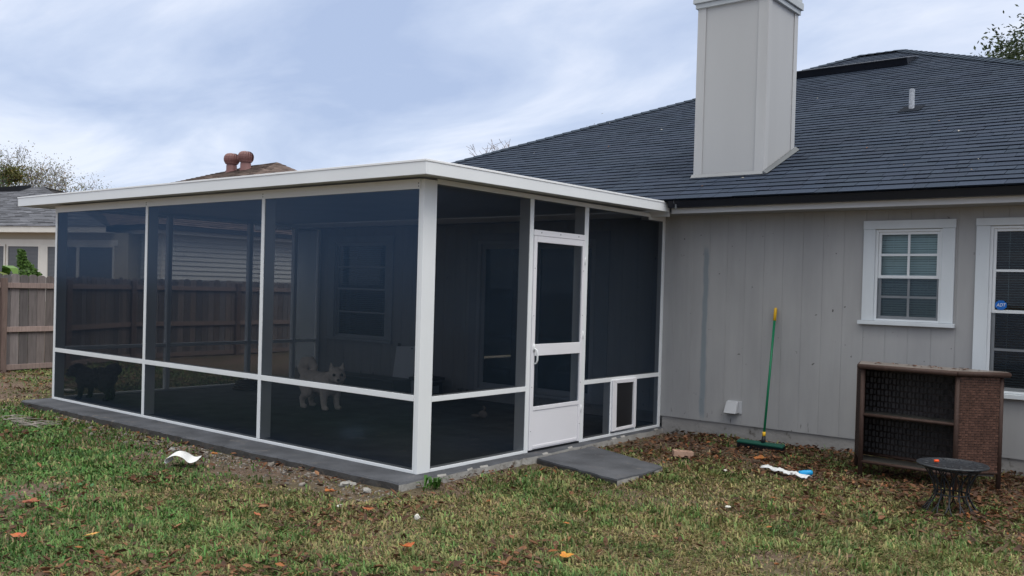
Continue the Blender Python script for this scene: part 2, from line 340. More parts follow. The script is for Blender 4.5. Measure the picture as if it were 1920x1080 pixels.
def m_ground():
    m, nt, out = nodes('soil_and_thatch'); L = nt.links.new
    p = N(nt, 'ShaderNodeBsdfPrincipled'); p.inputs['Roughness'].default_value = .95; p.inputs['Specular IOR Level'].default_value = .1
    tc = N(nt, 'ShaderNodeTexCoord')
    a = N(nt, 'ShaderNodeTexNoise'); a.inputs['Scale'].default_value = 1.1; a.inputs['Detail'].default_value = 6; L(tc.outputs['Object'], a.inputs['Vector'])
    b = N(nt, 'ShaderNodeTexNoise'); b.inputs['Scale'].default_value = 30; b.inputs['Detail'].default_value = 8; b.inputs['Roughness'].default_value = .75; L(tc.outputs['Object'], b.inputs['Vector'])
    r1 = N(nt, 'ShaderNodeValToRGB'); e = r1.color_ramp.elements; e[0].position = .3; e[0].color = (.05,.034,.026,1); e[1].position = .75; e[1].color = (.34,.255,.21,1); q = e.new(.52); q.color = (.165,.118,.092,1); L(b.outputs['Fac'], r1.inputs[0])
    r2 = N(nt, 'ShaderNodeMapRange'); r2.inputs['From Min'].default_value = .4; r2.inputs['From Max'].default_value = .6; r2.inputs['To Max'].default_value = .55; L(a.outputs['Fac'], r2.inputs['Value'])
    mx = N(nt, 'ShaderNodeMix'); mx.data_type = 'RGBA'; L(r2.outputs[0], mx.inputs['Factor']); L(r1.outputs[0], mx.inputs[6]); mx.inputs[7].default_value = (.10,.095,.05,1)
    L(mx.outputs[2], p.inputs['Base Color'])
    bp = N(nt, 'ShaderNodeBump'); bp.inputs['Strength'].default_value = .9; bp.inputs['Distance'].default_value = .02; L(b.outputs['Fac'], bp.inputs['Height']); L(bp.outputs[0], p.inputs['Normal'])
    L(p.outputs[0], out.inputs[0]); return m
g = np_mesh('ground', V, [F], m_ground()); struct(g, 'structure', 'brown soil yard under patchy lawn', 'ground')

# ---- slab and step pad
def rough_poly(pts, step=.12, amp=.012, seed=1):
    r = random.Random(seed); o = []
    for i in range(len(pts)):
        a = Vector(pts[i]); b = Vector(pts[(i+1) % len(pts)]); n = max(1, int((b-a).length/step)); d = (b-a).normalized(); nrm = Vector((d.y, -d.x))
        for k in range(n):
            q = a + (b-a)*k/n + nrm*r.uniform(-amp, amp); o.append((q.x, q.y))
    return o
def slab(name, poly, z0, z1, parent=None):
    mb = MB(); n = len(poly); cx = sum(p[0] for p in poly)/n; cy = sum(p[1] for p in poly)/n
    b = len(mb.v); r = random.Random(5)
    inn = [(x+(cx-x)*.004+0, y+(cy-y)*.004) for x, y in poly]
    for i in range(n):
        j = (i+1) % n
        sx_ = poly[j][1]-poly[i][1]; lt = 1 if sx_ > abs(poly[j][0]-poly[i][0]) and name == 'patio_slab' or (name == 'step_pad' and poly[i][0] > 1.1 and r.random() < .6) else 2
        mb.face([(*poly[i], z0), (*poly[j], z0), (*poly[j], z1-.014), (*poly[i], z1-.014)], mi=lt)
        mb.face([(*poly[i], z1-.014), (*poly[j], z1-.014), (*inn[j], z1), (*inn[i], z1)], mi=1 if r.random() < .12 and lt == 1 else 0)
    mb.face([(*q, z1) for q in inn], mi=0)
    return mb.build(name, [M_concrete, M_conc_edge, M_conc_side], parent)
so_ = slab('patio_slab', rough_poly([(-6.56,-.345),(-4,-.35),(-1.5,-.345),(.13,-.335),(.11,1.3),(.045,3.95),(0.0,4.19),(-6.56,4.19)], .09, .016), -.2, -.001)
struct(so_, 'structure', 'dark grey concrete slab under the screen room', 'patio slab')
pad = slab('step_pad', rough_poly([(.125,1.46),(.64,1.32),(1.176,1.19),(1.20,1.6),(1.175,1.99),(.65,2.2),(.115,2.42)], .08, .014, 3), -.14, -.030)
tag(pad, 'dark grey concrete step pad lying on the grass at the screen door', 'step')

# ------------------------------------------------------------------ screen room
SR = thing('screen_room', 'white aluminium screen room with dark mesh panels attached to the grey house', 'screen room', (0,0,0))
L_ = 6.456; M1, M2 = -4.30, -2.165; HB = 2.35; RL0, RL1 = .597, .648; D_ = .13
def part(name, mb, m, parent=SR, bevel=.003, smooth=False, label=None):
    o = mb.build(name, m, parent, smooth, bevel)
    if label: o['label'] = label
    return o
W_ = 3.9765; WI = 4.2
part('corner_post', MB().box(-.038,0,0,.155,.0,2.43), M_white)
part('post', MB().box(-.062,-.040,.004,.06,.03,2.352), M_white)
for x in (M1, M2): part('post', MB().box(x-.024,x+.024,0,D_,.03,HB), M_white)
part('post', MB().box(-L_-.024,-L_+.024,0,D_,.0,2.352), M_white)
part('base_plate', MB().box(-L_+.024,-.04,0,.075,0,.028), M_white)
for a, b in ((-L_+.024,M1-.024),(M1+.024,M2-.024),(M2+.024,-.064)):
    part('chair_rail', MB().box(a,b,.0,.075,RL0,RL1), M_white)
bm = MB().box(-L_-.02,-.04,-.006,.06,HB,2.432)
bm.box(-L_-.02,-.04,-.009,-.0062,2.408,2.432)
beam = part('front_beam', bm, M_white)
for x in (M1, M2, -.06):
    for z in (2.37,2.395): MB().ball((x+.0,-.0075,z), .006, 8, 5).build('bolt', mat('bolt_grey',(.3,.31,.32),.4,.05), beam, True)
# side wall (door side), plane x = 0
part('post', MB().box(-D_,0,1.428,1.484,0,2.40), M_white); part('post', MB().box(-D_,0,2.338,2.405,0,2.40), M_white)
part('post', MB().box(-.06,.004,3.925,3.974,0,2.43), M_white)
part('base_plate', MB().box(-.075,0,.157,1.426,0,.028), M_white); part('base_plate', MB().box(-.075,0,2.407,3.923,0,.028), M_white)
part('chair_rail', MB().box(-.075,0,.157,1.426,.586,.632), M_white); part('chair_rail', MB().box(-.075,0,2.407,3.923,.586,.632), M_white)
part('side_beam', MB().box(-.09,.002,.157,3.62,2.402,2.445), M_white); part('beam_bracket', MB().box(-.1,.006,3.60,3.955,2.372,2.43), M_white)
part('door_header', MB().box(-.08,.006,1.486,2.336,2.062,2.116), M_whitedoor)
# far-left wall, plane x = -L
for y in (1.54, 2.86, 3.69): part('post', MB().box(-L_-.02,-L_+.06,y-.03,y+.03,.028,2.42), M_white)
part('post', MB().box(-L_-.02,-L_+.05,WI-.06,WI-.012,.028,2.42), M_white)
for a, b in ((D_+.002,1.508),(1.572,2.828),(2.892,3.658),(3.722,4.138)):
    part('chair_rail', MB().box(-L_-.02,-L_+.05,a,b,.615,.66), M_white)
part('base_plate', MB().box(-L_-.02,-L_+.05,D_+.002,4.185,0,.028), M_white)
part('side_beam', MB().box(-L_-.02,-L_+.06,.062,4.185,2.421,2.50), M_white)
# screens
def scr_y(x0, x1, z0, z1, y=.007): return part('screen_panel', (lambda m: (m.face([(x0,y,z0),(x1,y,z0),(x1,y,z1),(x0,y,z1)]), m)[1])(MB()), M_screen, bevel=0)
def scr_x(y0, y1, z0, z1, x=-.007): return part('screen_panel', (lambda m: (m.face([(x,y0,z0),(x,y1,z0),(x,y1,z1),(x,y0,z1)]), m)[1])(MB()), M_screen, bevel=0)
for a, b in ((-L_+.024,M1-.024),(M1+.024,M2-.024),(M2+.024,-.064)):
    scr_y(a, b, RL1, HB); scr_y(a, b, .028, RL0)
scr_x(.157,1.426,.632,2.402); scr_x(.157,1.426,.028,.586); scr_x(1.486,2.336,2.116,2.402); scr_x(2.407,3.923,.632,2.402)
scr_x(2.407,2.905,.028,.586); scr_x(3.43,3.923,.028,.586)
for a, b in ((D_+.002,1.508),(1.572,2.828),(2.892,3.658),(3.722,4.138)):
    scr_x(a, b, .66, 2.421, -L_+.01); scr_x(a, b, .028, .615, -L_+.01)
# roof: insulated pan with fascia on three sides and a flat ceiling
RX0, RX1, RY0, RY1 = -7.0, .25, -.24, 3.60
def zt(y): return 2.540 + (y+.24)*.0035
def zb(y): return 2.4265 + (y+.24)*.006
rf = MB(); rf.hexa([(RX0+.02,RY0+.02,zb(RY0)+.02),(RX1-.02,RY0+.02,zb(RY0)+.02),(RX1-.02,RY1,zb(RY1)+.02),(RX0+.02,RY1,zb(RY1)+.02),(RX0+.02,RY0+.02,zt(RY0)-.006),(RX1-.02,RY0+.02,zt(RY0)-.006),(RX1-.02,3.48,zt(3.48)-.006),(RX0+.02,3.48,zt(3.48)-.006)])
roofo = part('patio_roof', rf, mat('roof_pan',(.5,.52,.54),.45,.06,2), bevel=0)
fs = MB(); fs.box(RX0,RX1,RY0,RY0+.018,zb(RY0),zt(RY0)-.012); part('fascia', fs, M_white, roofo)
fs = MB(); fs.hexa([(RX1-.018,RY0+.0185,zb(RY0)),(RX1,RY0+.0185,zb(RY0)),(RX1,RY1,zb(RY1)),(RX1-.018,RY1,zb(RY1)),(RX1-.018,RY0+.0185,zt(RY0)-.012),(RX1,RY0+.0185,zt(RY0)-.012),(RX1,RY1-.03,zt(RY1)-.012),(RX1-.018,RY1-.03,zt(RY1)-.012)]); part('fascia', fs, M_white, roofo)
fs = MB(); fs.hexa([(RX0,RY0+.0185,zb(RY0)),(RX0+.018,RY0+.0185,zb(RY0)),(RX0+.018,RY1,zb(RY1)),(RX0,RY1,zb(RY1)),(RX0,RY0+.0185,zt(RY0)-.012),(RX0+.018,RY0+.0185,zt(RY0)-.012),(RX0+.018,RY1-.03,zt(RY1)-.012),(RX0,RY1-.03,zt(RY1)-.012)]); part('fascia', fs, M_white, roofo)
fs = MB(); fs.box(RX0-.006,RX1+.006,RY0-.006,RY0+.03,zt(RY0)-.0115,zt(RY0)+.006)
fs.hexa([(RX1-.03,RY0+.0305,zt(RY0)-.0115),(RX1+.006,RY0+.0305,zt(RY0)-.0115),(RX1+.006,3.52,zt(3.5)-.0115),(RX1-.03,3.52,zt(3.5)-.0115),(RX1-.03,RY0+.0305,zt(RY0)+.006),(RX1+.006,RY0+.0305,zt(RY0)+.006),(RX1+.006,3.48,zt(3.5)+.006),(RX1-.03,3.48,zt(3.5)+.006)])
part('roof_edge_trim', fs, mat('bright_white',(.86,.87,.88),.3,.02), roofo, .002)
# screen door
dr = MB()
dy0, dy1 = 1.488, 2.334
dr.box(-.022,.01,dy0,1.536,.02,2.058); dr.box(-.022,.01,2.296,dy1,.02,2.058)
dr.box(-.022,.01,1.538,2.294,2.0,2.058); dr.box(-.022,.01,1.538,2.294,.917,1.028); dr.box(-.022,.01,1.538,2.294,.395,.432)
door = part('screen_door', dr, M_whitedoor, SR, .003)
kp = MB(); kp.box(-.016,.003,1.538,2.294,.022,.393); kp.box(-.016,.008,1.55,2.282,.034,.06); part('kick_panel', kp, M_whitedoor, door)
for z0, z1 in ((.432,.917),(1.028,2.0)):
    m_ = MB(); m_.face([(-.006,1.536,z0),(-.006,2.296,z0),(-.006,2.296,z1),(-.006,1.536,z1)]); part('screen_panel', m_, M_screen, door, 0)
hd = MB(); hd.tube([(.01,1.522,.985),(.03,1.522,.985),(.048,1.524,.97),(.052,1.527,.93),(.05,1.53,.88),(.036,1.532,.85),(.01,1.533,.845)], [.009,.009,.01,.0095,.009,.008,.008], 8); hd.box(.0102,.018,1.505,1.535,.96,1.03)
part('handle', hd, M_white, door, 0, True)
part('door_sweep', MB().box(-.03,-.001,1.486,2.336,.002,.018), M_black, door, 0)
for z in (.35,1.1,1.85): part('hinge', MB().tube([(.012,2.336,z-.04),(.012,2.336,z+.04)], .006, 8), M_white, door, 0, True)
for y in (1.60,1.91,2.22): MB().ball((.0065,y,2.092), .006, 8, 5).build('screw', mat('bolt_grey',(.3,.31,.32)), door, True)
for y in (1.505,2.315):
    for z in (.2,.62,1.3,1.75): MB().ball((.0105,y,z), .005, 8, 5).build('screw', mat('bolt_grey',(.3,.31,.32)), door, True)
# pet door
pf = MB(); c = [(2.925,.052),(3.41,.056),(3.405,.603),(2.918,.603)]; q = [(3.008,.082),(3.362,.086),(3.352,.56),(3.0,.566)]
for i in range(4):
    j = (i+1) % 4; A = [(-.012,*c[i]),(-.012,*c[j]),(-.012,*q[j]),(-.012,*q[i])]; pf.hexa([*A, *[(.022,y,z) for _,y,z in A]])
pet = part('pet_door', pf, M_whitedoor, SR, .004)
part('flap', MB().box(-.006,.002,3.006,3.354,.088,.557), mat('black_vinyl',(.012,.012,.014),.35,.1), pet, 0)
part('pet_door_post', MB().box(-.09,-.0,2.905,2.924,.028,.586), M_white); part('pet_door_post', MB().box(-.09,-.0,3.412,3.43,.028,.586), M_white)

# ------------------------------------------------------------------ the house
HS = thing('house', 'single-storey grey house with dark shingle roof and tall boxed chimney', 'house', (3,4,0))
GR = .2127
def grooved(mb, x0, x1, y, z0, z1):
    k = math.ceil((x0-.151+.008)/GR); P = [(x0, y)]
    while .151+k*GR < x1-.008:
        g0 = .151+k*GR; P += [(g0-.0045,y),(g0-.003,y+.0032),(g0+.003,y+.0032),(g0+.0045,y)]; k += 1
    P.append((x1, y))
    for a, b in zip(P[:-1], P[1:]): mb.face([(*a,z0),(*b,z0),(*b,z1),(*a,z1)])
WB = .137
w1 = (2.372,2.998,1.335,2.235); w2 = (3.40,4.64,.72,2.25)
wl = MB(); TOPZ = 2.60
for x0, x1, z0, z1 in ((0.0,w1[0],WB,TOPZ),(w1[0],w1[1],WB,w1[2]),(w1[0],w1[1],w1[3],TOPZ),(w1[1],w2[0],WB,TOPZ),(w2[0],w2[1],WB,w2[2]),(w2[0],w2[1],w2[3],TOPZ),(w2[1],9,WB,TOPZ)): grooved(wl, x0, x1, W_, z0, z1)
wl.box(0.0,9,W_+.0005,W_+.012,WB-.006,WB)     # bottom edge of the panels
# wall inside the screen room, set back
iw = (-6.05,-4.87,.72,2.2); sd_ = (-3.05,-1.09,.14,2.2)
for x0, x1, z0, z1 in ((-7.05,iw[0],WB,2.62),(iw[0],iw[1],WB,iw[2]),(iw[0],iw[1],iw[3],2.62),(iw[1],sd_[0],WB,2.62),(sd_[0],sd_[1],sd_[3],2.62),(sd_[1],0,WB,2.62)): grooved(wl, x0, x1, WI, z0, z1)
wl.face([(0,W_,WB),(0,WI,WB),(0,WI,2.62),(0,W_,2.62)]); wl.face([(-7.05,WI,WB),(-7.05,18.3,WB),(-7.05,18.3,2.6),(-7.05,WI,2.6)]); wl.face([(9,W_,WB),(9,18.3,WB),(9,18.3,2.6),(9,W_,2.6)]); wl.face([(-7.05,18.3,WB),(9,18.3,WB),(9,18.3,2.6),(-7.05,18.3,2.6)])
wall = part('wall', wl, M_siding, HS, 0)
fd = MB(); fd.box(0.02,9,W_+.016,W_+.2,-.4,WB-.007); fd.box(-7.03,-6.6,WI+.016,WI+.2,-.4,WB-.001); fd.box(-6.55,0,WI+.016,WI+.2,0.0,WB-.001); part('foundation', fd, M_found, HS, 0)
part('interior_floor', MB().box(-7,8.9,W_+.25,18.2,-.1,.1), mat('dark_floor',(.05,.04,.035),.6,.1), HS, 0)
# --- windows
M_blind = mat('blind_slats', (.66,.72,.71), .5, .05, 5); M_blind2 = mat('blind_slats_grey', (.30,.33,.35), .5, .05, 5)
M_room = mat('dark_room', (.02,.02,.022), .9, .1)
def blind(x0, x1, y, z0, z1, pitch, tilt, dep=.024):
    mb = MB(); z = z1-.01; c, s = math.cos(tilt)*dep/2, math.sin(tilt)*dep/2
    while z > z0:
        d = random.uniform(-.0015,.0015); mb.face([(x0,y-c,z-s+d),(x1,y-c,z-s-d),(x1,y+c,z+s-d),(x0,y+c,z+s+d)]); z -= pitch
    for x in (x0+.12, x1-.12): mb.box(x-.0015,x+.0015,y-.015,y-.0135,z0,z1)
    mb.box(x0,x1,y-.012,y+.012,z1-.006,z1+.02); return mb
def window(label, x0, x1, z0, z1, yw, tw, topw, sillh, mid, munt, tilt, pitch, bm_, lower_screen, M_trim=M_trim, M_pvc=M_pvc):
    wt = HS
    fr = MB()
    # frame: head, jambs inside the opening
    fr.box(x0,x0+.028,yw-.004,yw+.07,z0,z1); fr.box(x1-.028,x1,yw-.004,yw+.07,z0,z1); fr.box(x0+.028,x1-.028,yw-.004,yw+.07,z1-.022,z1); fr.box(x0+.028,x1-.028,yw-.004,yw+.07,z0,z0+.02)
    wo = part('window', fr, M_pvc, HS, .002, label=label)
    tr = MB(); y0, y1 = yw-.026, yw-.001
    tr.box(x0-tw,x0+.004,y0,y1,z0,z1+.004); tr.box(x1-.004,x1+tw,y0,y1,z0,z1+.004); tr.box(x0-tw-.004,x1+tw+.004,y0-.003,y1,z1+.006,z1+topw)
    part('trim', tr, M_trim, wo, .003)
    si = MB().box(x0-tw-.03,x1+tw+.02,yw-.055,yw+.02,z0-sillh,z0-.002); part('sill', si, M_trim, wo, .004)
    def sash(a0, a1, ys, nm, vx, hz):
        s = MB(); f_ = .026; s.box(x0+.029,x0+.029+f_,ys,ys+.025,a0,a1); s.box(x1-.029-f_,x1-.029,ys,ys+.025,a0,a1); s.box(x0+.029+f_,x1-.029-f_,ys,ys+.025,a0,a0+.03); s.box(x0+.029+f_,x1-.029-f_,ys,ys+.025,a1-.026,a1)
        so = part('sash', s, M_pvc, wo, .002)
        xa, xb = x0+.029+f_, x1-.029-f_
        g_ = MB(); g_.face([(xa,ys+.012,a0+.03),(xb,ys+.012,a0+.03),(xb,ys+.012,a1-.026),(xa,ys+.012,a1-.026)]); part('glass', g_, M_glass, so, 0)
        if vx or hz:
            mu = MB(); zm = (a0+a1)/2+.003; xm = (xa+xb)/2
            if vx: mu.box(xm-.011,xm+.011,ys+.003,ys+.0115,a0+.03,a1-.026)
            if hz: mu.box(xa,xm-.0115 if vx else xb,ys+.003,ys+.0115,zm-.011,zm+.011)
            if hz and vx: mu.box(xm+.0115,xb,ys+.003,ys+.0115,zm-.011,zm+.011)
            part('muntins', mu, M_pvc, so, 0)
    sash(mid-.012, z1-.022, yw+.012, 'upper', *munt); sash(z0+.02, mid+.02, yw+.04, 'lower', *munt)
    if lower_screen:
        s = MB(); s.face([(x0+.029,yw+.006,z0+.021),(x1-.029,yw+.006,z0+.021),(x1-.029,yw+.006,mid-.014),(x0+.029,yw+.006,mid-.014)]); part('insect_screen', s, M_wscreen, wo, 0)
    part('blind', blind(x0+.03,x1-.03,yw+.10,z0+.02,z1-.03,pitch,tilt), bm_, wo, 0)
    rm = MB(); rm.box(x0-.05,x1+.05,yw+.5,yw+.52,z0-.05,z1+.05); part('room_wall', rm, M_room, wo, 0)
    return wo
window('small white window with crossed bars beside the broom', *w1, W_, .11, .09, .04, 1.768, (True,True), R(62), .0235, M_blind, True)
bw = window('large white window with open dark blinds and a blue sticker', *w2, W_, .112, .075, .045, 1.462, (False,True), R(14), .0235, M_blind2, True)
window('shaded window inside the screen room', *iw, WI, .15, .1, .045, 1.48, (False,True), R(60), .03, M_blind3, False, mat('window_trim_painted_shade',(.36,.38,.40),.6,.08,4), mat('sash_painted_shade',(.40,.42,.44),.5,.05))  # trim and sash colours darkened to paint in the screen room's shade
# sticker with letters on the big window
oc = MB(); cx_, cz_, r_ = 3.507, 1.524, .046
pts = [(cx_+r_*math.cos(PI/8+k*PI/4)*1.12, cz_+r_*math.sin(PI/8+k*PI/4)) for k in range(8)]
n_ = len(pts); oc.face([(x,W_+.006,z) for x,z in pts]); oc.face([(x,W_+.009,z) for x,z in pts][::-1])
for i in range(n_):
    a, b = pts[i], pts[(i+1) % n_]; oc.face([(a[0],W_+.009,a[1]),(b[0],W_+.009,b[1]),(b[0],W_+.006,b[1]),(a[0],W_+.006,a[1])])
st = part('sticker', oc, mat('sticker_blue',(.01,.14,.52),.4,.05), bw, 0, label='blue octagonal alarm sticker with white letters')
cu = bpy.data.curves.new('letters', 'FONT'); cu.body = 'ADT'; cu.size = .040; cu.align_x = 'CENTER'; cu.align_y = 'CENTER'; cu.shear = .25; cu.extrude = .0006
to = bpy.data.objects.new('tmp', cu); COL.objects.link(to); bpy.context.view_layer.update()
tm = bpy.data.meshes.new_from_object(to.evaluated_get(bpy.context.evaluated_depsgraph_get())); bpy.data.objects.remove(to)
tm.transform(Matrix.Translation((cx_, W_+.005, cz_)) @ Matrix.Rotation(R(90), 4, 'X') @ Matrix.Diagonal((.9,1.1,1,1))); tm.materials.clear(); tm.materials.append(M_white)
lo = bpy.data.objects.new('letters', tm); COL.objects.link(lo); lo.parent = bw; lo.matrix_parent_inverse = parent_world(bw).inverted()
# --- sliding door behind the screens
f = MB(); x0, x1, z0, z1 = sd_
f.box(x0,x0+.06,WI-.02,WI+.1,z0,z1); f.box(x1-.06,x1,WI-.02,WI+.1,z0,z1); f.box(x0+.06,x1-.06,WI-.02,WI+.1,z1-.05,z1); f.box(x0+.06,x1-.06,WI-.02,WI+.1,z0,z0+.035)
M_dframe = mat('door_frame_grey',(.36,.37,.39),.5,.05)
sdo = part('sliding_door', f, M_dframe, HS, .002)
for a, b, y in ((x0+.06,-2.03,WI+.02),(-2.07,x1-.06,WI+.055)):
    s = MB(); s.box(a,a+.055,y,y+.03,z0+.036,z1-.051); s.box(b-.055,b,y,y+.03,z0+.036,z1-.051); s.box(a+.055,b-.055,y,y+.03,z0+.036,z0+.11); s.box(a+.055,b-.055,y,y+.03,z1-.11,z1-.051); po = part('door_panel', s, M_dframe, sdo, .002)
    g_ = MB(); g_.face([(a+.05,y+.015,z0+.1),(b-.05,y+.015,z0+.1),(b-.05,y+.015,z1-.1),(a+.05,y+.015,z1-.1)]); part('glass', g_, M_glass, po, 0)
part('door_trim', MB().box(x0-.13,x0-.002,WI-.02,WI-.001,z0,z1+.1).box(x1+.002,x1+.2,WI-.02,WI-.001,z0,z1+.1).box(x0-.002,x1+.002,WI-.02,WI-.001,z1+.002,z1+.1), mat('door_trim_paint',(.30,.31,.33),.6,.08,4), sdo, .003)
part('room_wall', MB().box(x0-.1,x1+.1,WI+.9,WI+.92,.1,2.3), M_room, sdo, 0)
part('corner_or_lit_wall_board', MB().box(-7.06,-6.52,WI-.022,WI-.001,.15,2.4), M_trim, HS, .003)  # added pale board: paints in direct daylight on the wall outside the room
# --- vent hood
vh = MB(); vh.box(.842,1.012,W_-.012,W_,.255,.392); vh.hexa([(.845,W_-.115,.262),(.985,W_-.115,.262),(.985,W_-.0125,.262),(.845,W_-.0125,.262),(.85,W_-.05,.385),(.982,W_-.05,.385),(.982,W_-.0125,.385),(.85,W_-.0125,.385)])
vo = part('vent_hood', vh, mat('vent_grey',(.48,.49,.51),.45,.06), HS, .004)
part('vent_flap', MB().box(.855,.975,W_-.108,W_-.02,.256,.261), M_black, vo, 0)
# --- eaves
EY, EZ, SLP = 3.5, 2.575, .435
part('fascia_board', MB().box(.27,9.4,3.62,3.645,2.43,2.500), M_fascia, HS, .003)
part('fascia_board', MB().box(-7.4,.24,3.62,3.645,2.40,2.500), M_fascia, HS, .003)
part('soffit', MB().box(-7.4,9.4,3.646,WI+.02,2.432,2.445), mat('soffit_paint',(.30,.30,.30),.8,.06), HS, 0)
gt = MB(); gt.hexa([(.275,3.53,2.487),(9.45,3.53,2.487),(9.45,3.617,2.487),(.275,3.617,2.487),(.275,3.505,2.561),(9.45,3.505,2.561),(9.45,3.617,2.561),(.275,3.617,2.561)])
go_ = part('gutter', gt, mat('gutter_black',(.012,.014,.02),.4,.08), HS, .003)
gk = MB(); gk.tube([(.36,3.502,2.575),(.365,3.50,2.53)], .003, 6); gk.tube([(.365,3.50,2.578),(.43,3.502,2.582)], .003, 6); gk.box(.375,.392,3.505,3.52,2.47,2.52); part('gutter_strap', gk, mat('strap_grey',(.12,.13,.14),.5,.05), go_, 0)
# --- roof: four hip planes, shingle courses on the one that faces the yard
RYR = 10.9; RZ = EZ + SLP*(RYR-EY); RXL, RXR = -.15, .57; XL, XR = RXL-(RYR-EY), RXR+(RYR-EY); YB = RYR+(RYR-EY)
base = MB(); o_ = .022
base.face([(XL,EY+.01,EZ-o_),(XR,EY+.01,EZ-o_),(RXR,RYR,RZ-o_),(RXL,RYR,RZ-o_)], (.05,.06,.08)); base.face([(XL,YB,EZ),(XL,EY,EZ),(RXL,RYR,RZ)], (.05,.06,.08)); base.face([(XR,EY,EZ),(XR,YB,EZ),(RXR,RYR,RZ)], (.05,.06,.08)); base.face([(XR,YB,EZ),(XL,YB,EZ),(RXL,RYR,RZ),(RXR,RYR,RZ)], (.05,.06,.08))
roof = part('roof', base, M_shingle, HS, 0)
SC = math.sqrt(1+SLP*SLP); uv = Vector((0,1/SC,SLP/SC)); nn = Vector((0,-SLP/SC,1/SC))
def rp(x, v, h=0): p = Vector((x,EY,EZ)) + uv*v + nn*h; return tuple(p)
sh = MB(); ex = .143; VT = (RYR-EY)*SC; k = 0; rr = random.Random(3)
def lim(v): return XL + v/SC, XR - v/SC
CH = (.215,1.075,4.205,5.05)      # chimney footprint
while k*ex < VT:
    v0 = k*ex - (.02 if k == 0 else 0); v1 = min(VT, (k+1)*ex+.012); a, b = lim(max(v0,0)); x = a - rr.uniform(0,.3); wob = rr.uniform(-.003,.003)
    while x < b:
        wd = rr.choice((.10,.14,.18,.22,.27,.33,.36))*rr.uniform(.9,1.1); xa, xb = max(x,a), min(x+wd-.004,b); x += wd
        if xb-xa < .01 or xa > 7.4: continue
        y_ = EY + v0/SC
        if CH[0] < (xa+xb)/2 < CH[1] and CH[2]+.08 < y_ < CH[3]-.1: continue
        th = .0145 if rr.random() < .5 else .0115; th += rr.uniform(-.001,.001)
        t0 = .90 + .18*rr.random(); cc = (.043*t0+.002*rr.random(), .057*t0, .081*t0+.004*rr.random())
        la, lb = lim(v1); xa2, xb2 = max(xa, la), min(xb, lb)
        if xb2 <= xa2: continue
        j = wob + rr.uniform(-.0025,.0025); V0 = v0+j
        P = [rp(xa,V0,0),rp(xb,V0,0),rp(xb2,v1,-.004),rp(xa2,v1,-.004),rp(xa,V0,th),rp(xb,V0,th),rp(xb2,v1,.002),rp(xa2,v1,.002)]
        sh.face([P[4],P[5],P[6],P[7]], cc, 0); sh.face([P[0],P[1],P[5],P[4]], (.01,.01,.01), 1); sh.face([P[1],P[2],P[6],P[5]], (.02,.02,.03), 1); sh.face([P[3],P[0],P[4],P[7]], (.02,.02,.03), 1)
    k += 1
part('shingles', sh, [M_shingle, M_butt], roof, 0)
hc = MB()
def caps(A, B, n):
    A, B = Vector(A), Vector(B); d = (B-A).normalized(); s = d.cross(Vector((0,0,1))).normalized(); st_ = (B-A).length/n
    for i in range(n):
        p = A + d*st_*i; q = p + d*(st_+.05); t0 = .8+.3*rr.random(); cc = (.042*t0,.056*t0,.078*t0); z0, z1 = Vector((0,0,.032)), Vector((0,0,.02)); dn = Vector((0,0,-.052))
        for g_ in (1,-1):
            a, b, c, e = p+z0, p+s*.15*g_+z0+dn, q+s*.15*g_+z1+dn, q+z1
            hc.face([a,b,c,e] if g_ > 0 else [e,c,b,a], cc, 0); hc.face([p+z0,p+s*.15*g_+z0+dn,p+s*.15*g_+dn+z0*.2,p+z0*.2], (.01,.01,.01), 1)
caps((XL,EY,EZ),(RXL,RYR,RZ),70); caps((XR,EY,EZ),(RXR,RYR,RZ),70); caps((RXL,RYR,RZ),(RXR,RYR,RZ),5)
part('hip_caps', hc, [M_shingle, M_butt], roof, 0)
# off-ridge vent, long low box
vv0 = (9.55-EY)*SC; rvb = MB()
P = [rp(-.95,vv0,.005),rp(1.04,vv0,.005),rp(1.04,vv0+.55,.005),rp(-.95,vv0+.55,.005),rp(-.95,vv0-.02,.125),rp(1.04,vv0-.02,.125),rp(1.04,vv0+.5,.03),rp(-.95,vv0+.5,.03)]
rvb.hexa(P, (.02,.022,.03)); rv = part('ridge_vent', rvb, mat('vent_black',(.018,.022,.032),.5,.1), roof, .004)
rvl = MB(); rvl.hexa([rp(-.97,vv0-.06,.1255),rp(1.06,vv0-.06,.1255),rp(1.06,vv0+.56,.028),rp(-.97,vv0+.56,.028),rp(-.97,vv0-.06,.138),rp(1.06,vv0-.06,.138),rp(1.06,vv0+.56,.040),rp(-.97,vv0+.56,.040)]); part('vent_lid', rvl, mat('vent_lid_grey',(.10,.11,.13),.5,.1), rv, 0)
pp = MB(); px_, py_ = 1.945, 6.58; pz = EZ+SLP*(py_-EY); pp.lathe([(.034,pz-.05),(.032,pz+.22),(.034,pz+.25),(.022,pz+.255),(.018,pz+.2)], px_, py_, 14); pp.hexa([rp(px_-.13,(py_-EY)*SC-.16,.018),rp(px_+.13,(py_-EY)*SC-.16,.018),rp(px_+.13,(py_-EY)*SC+.14,.012),rp(px_-.13,(py_-EY)*SC+.14,.012),rp(px_-.12,(py_-EY)*SC-.15,.022),rp(px_+.12,(py_-EY)*SC-.15,.022),rp(px_+.12,(py_-EY)*SC+.13,.016),rp(px_-.12,(py_-EY)*SC+.13,.016)], mi=1)
part('vent_pipe', pp, [mat('lead_grey',(.42,.45,.5),.5,.35,25,bump=.6,bscale=60), M_butt], roof, 0)
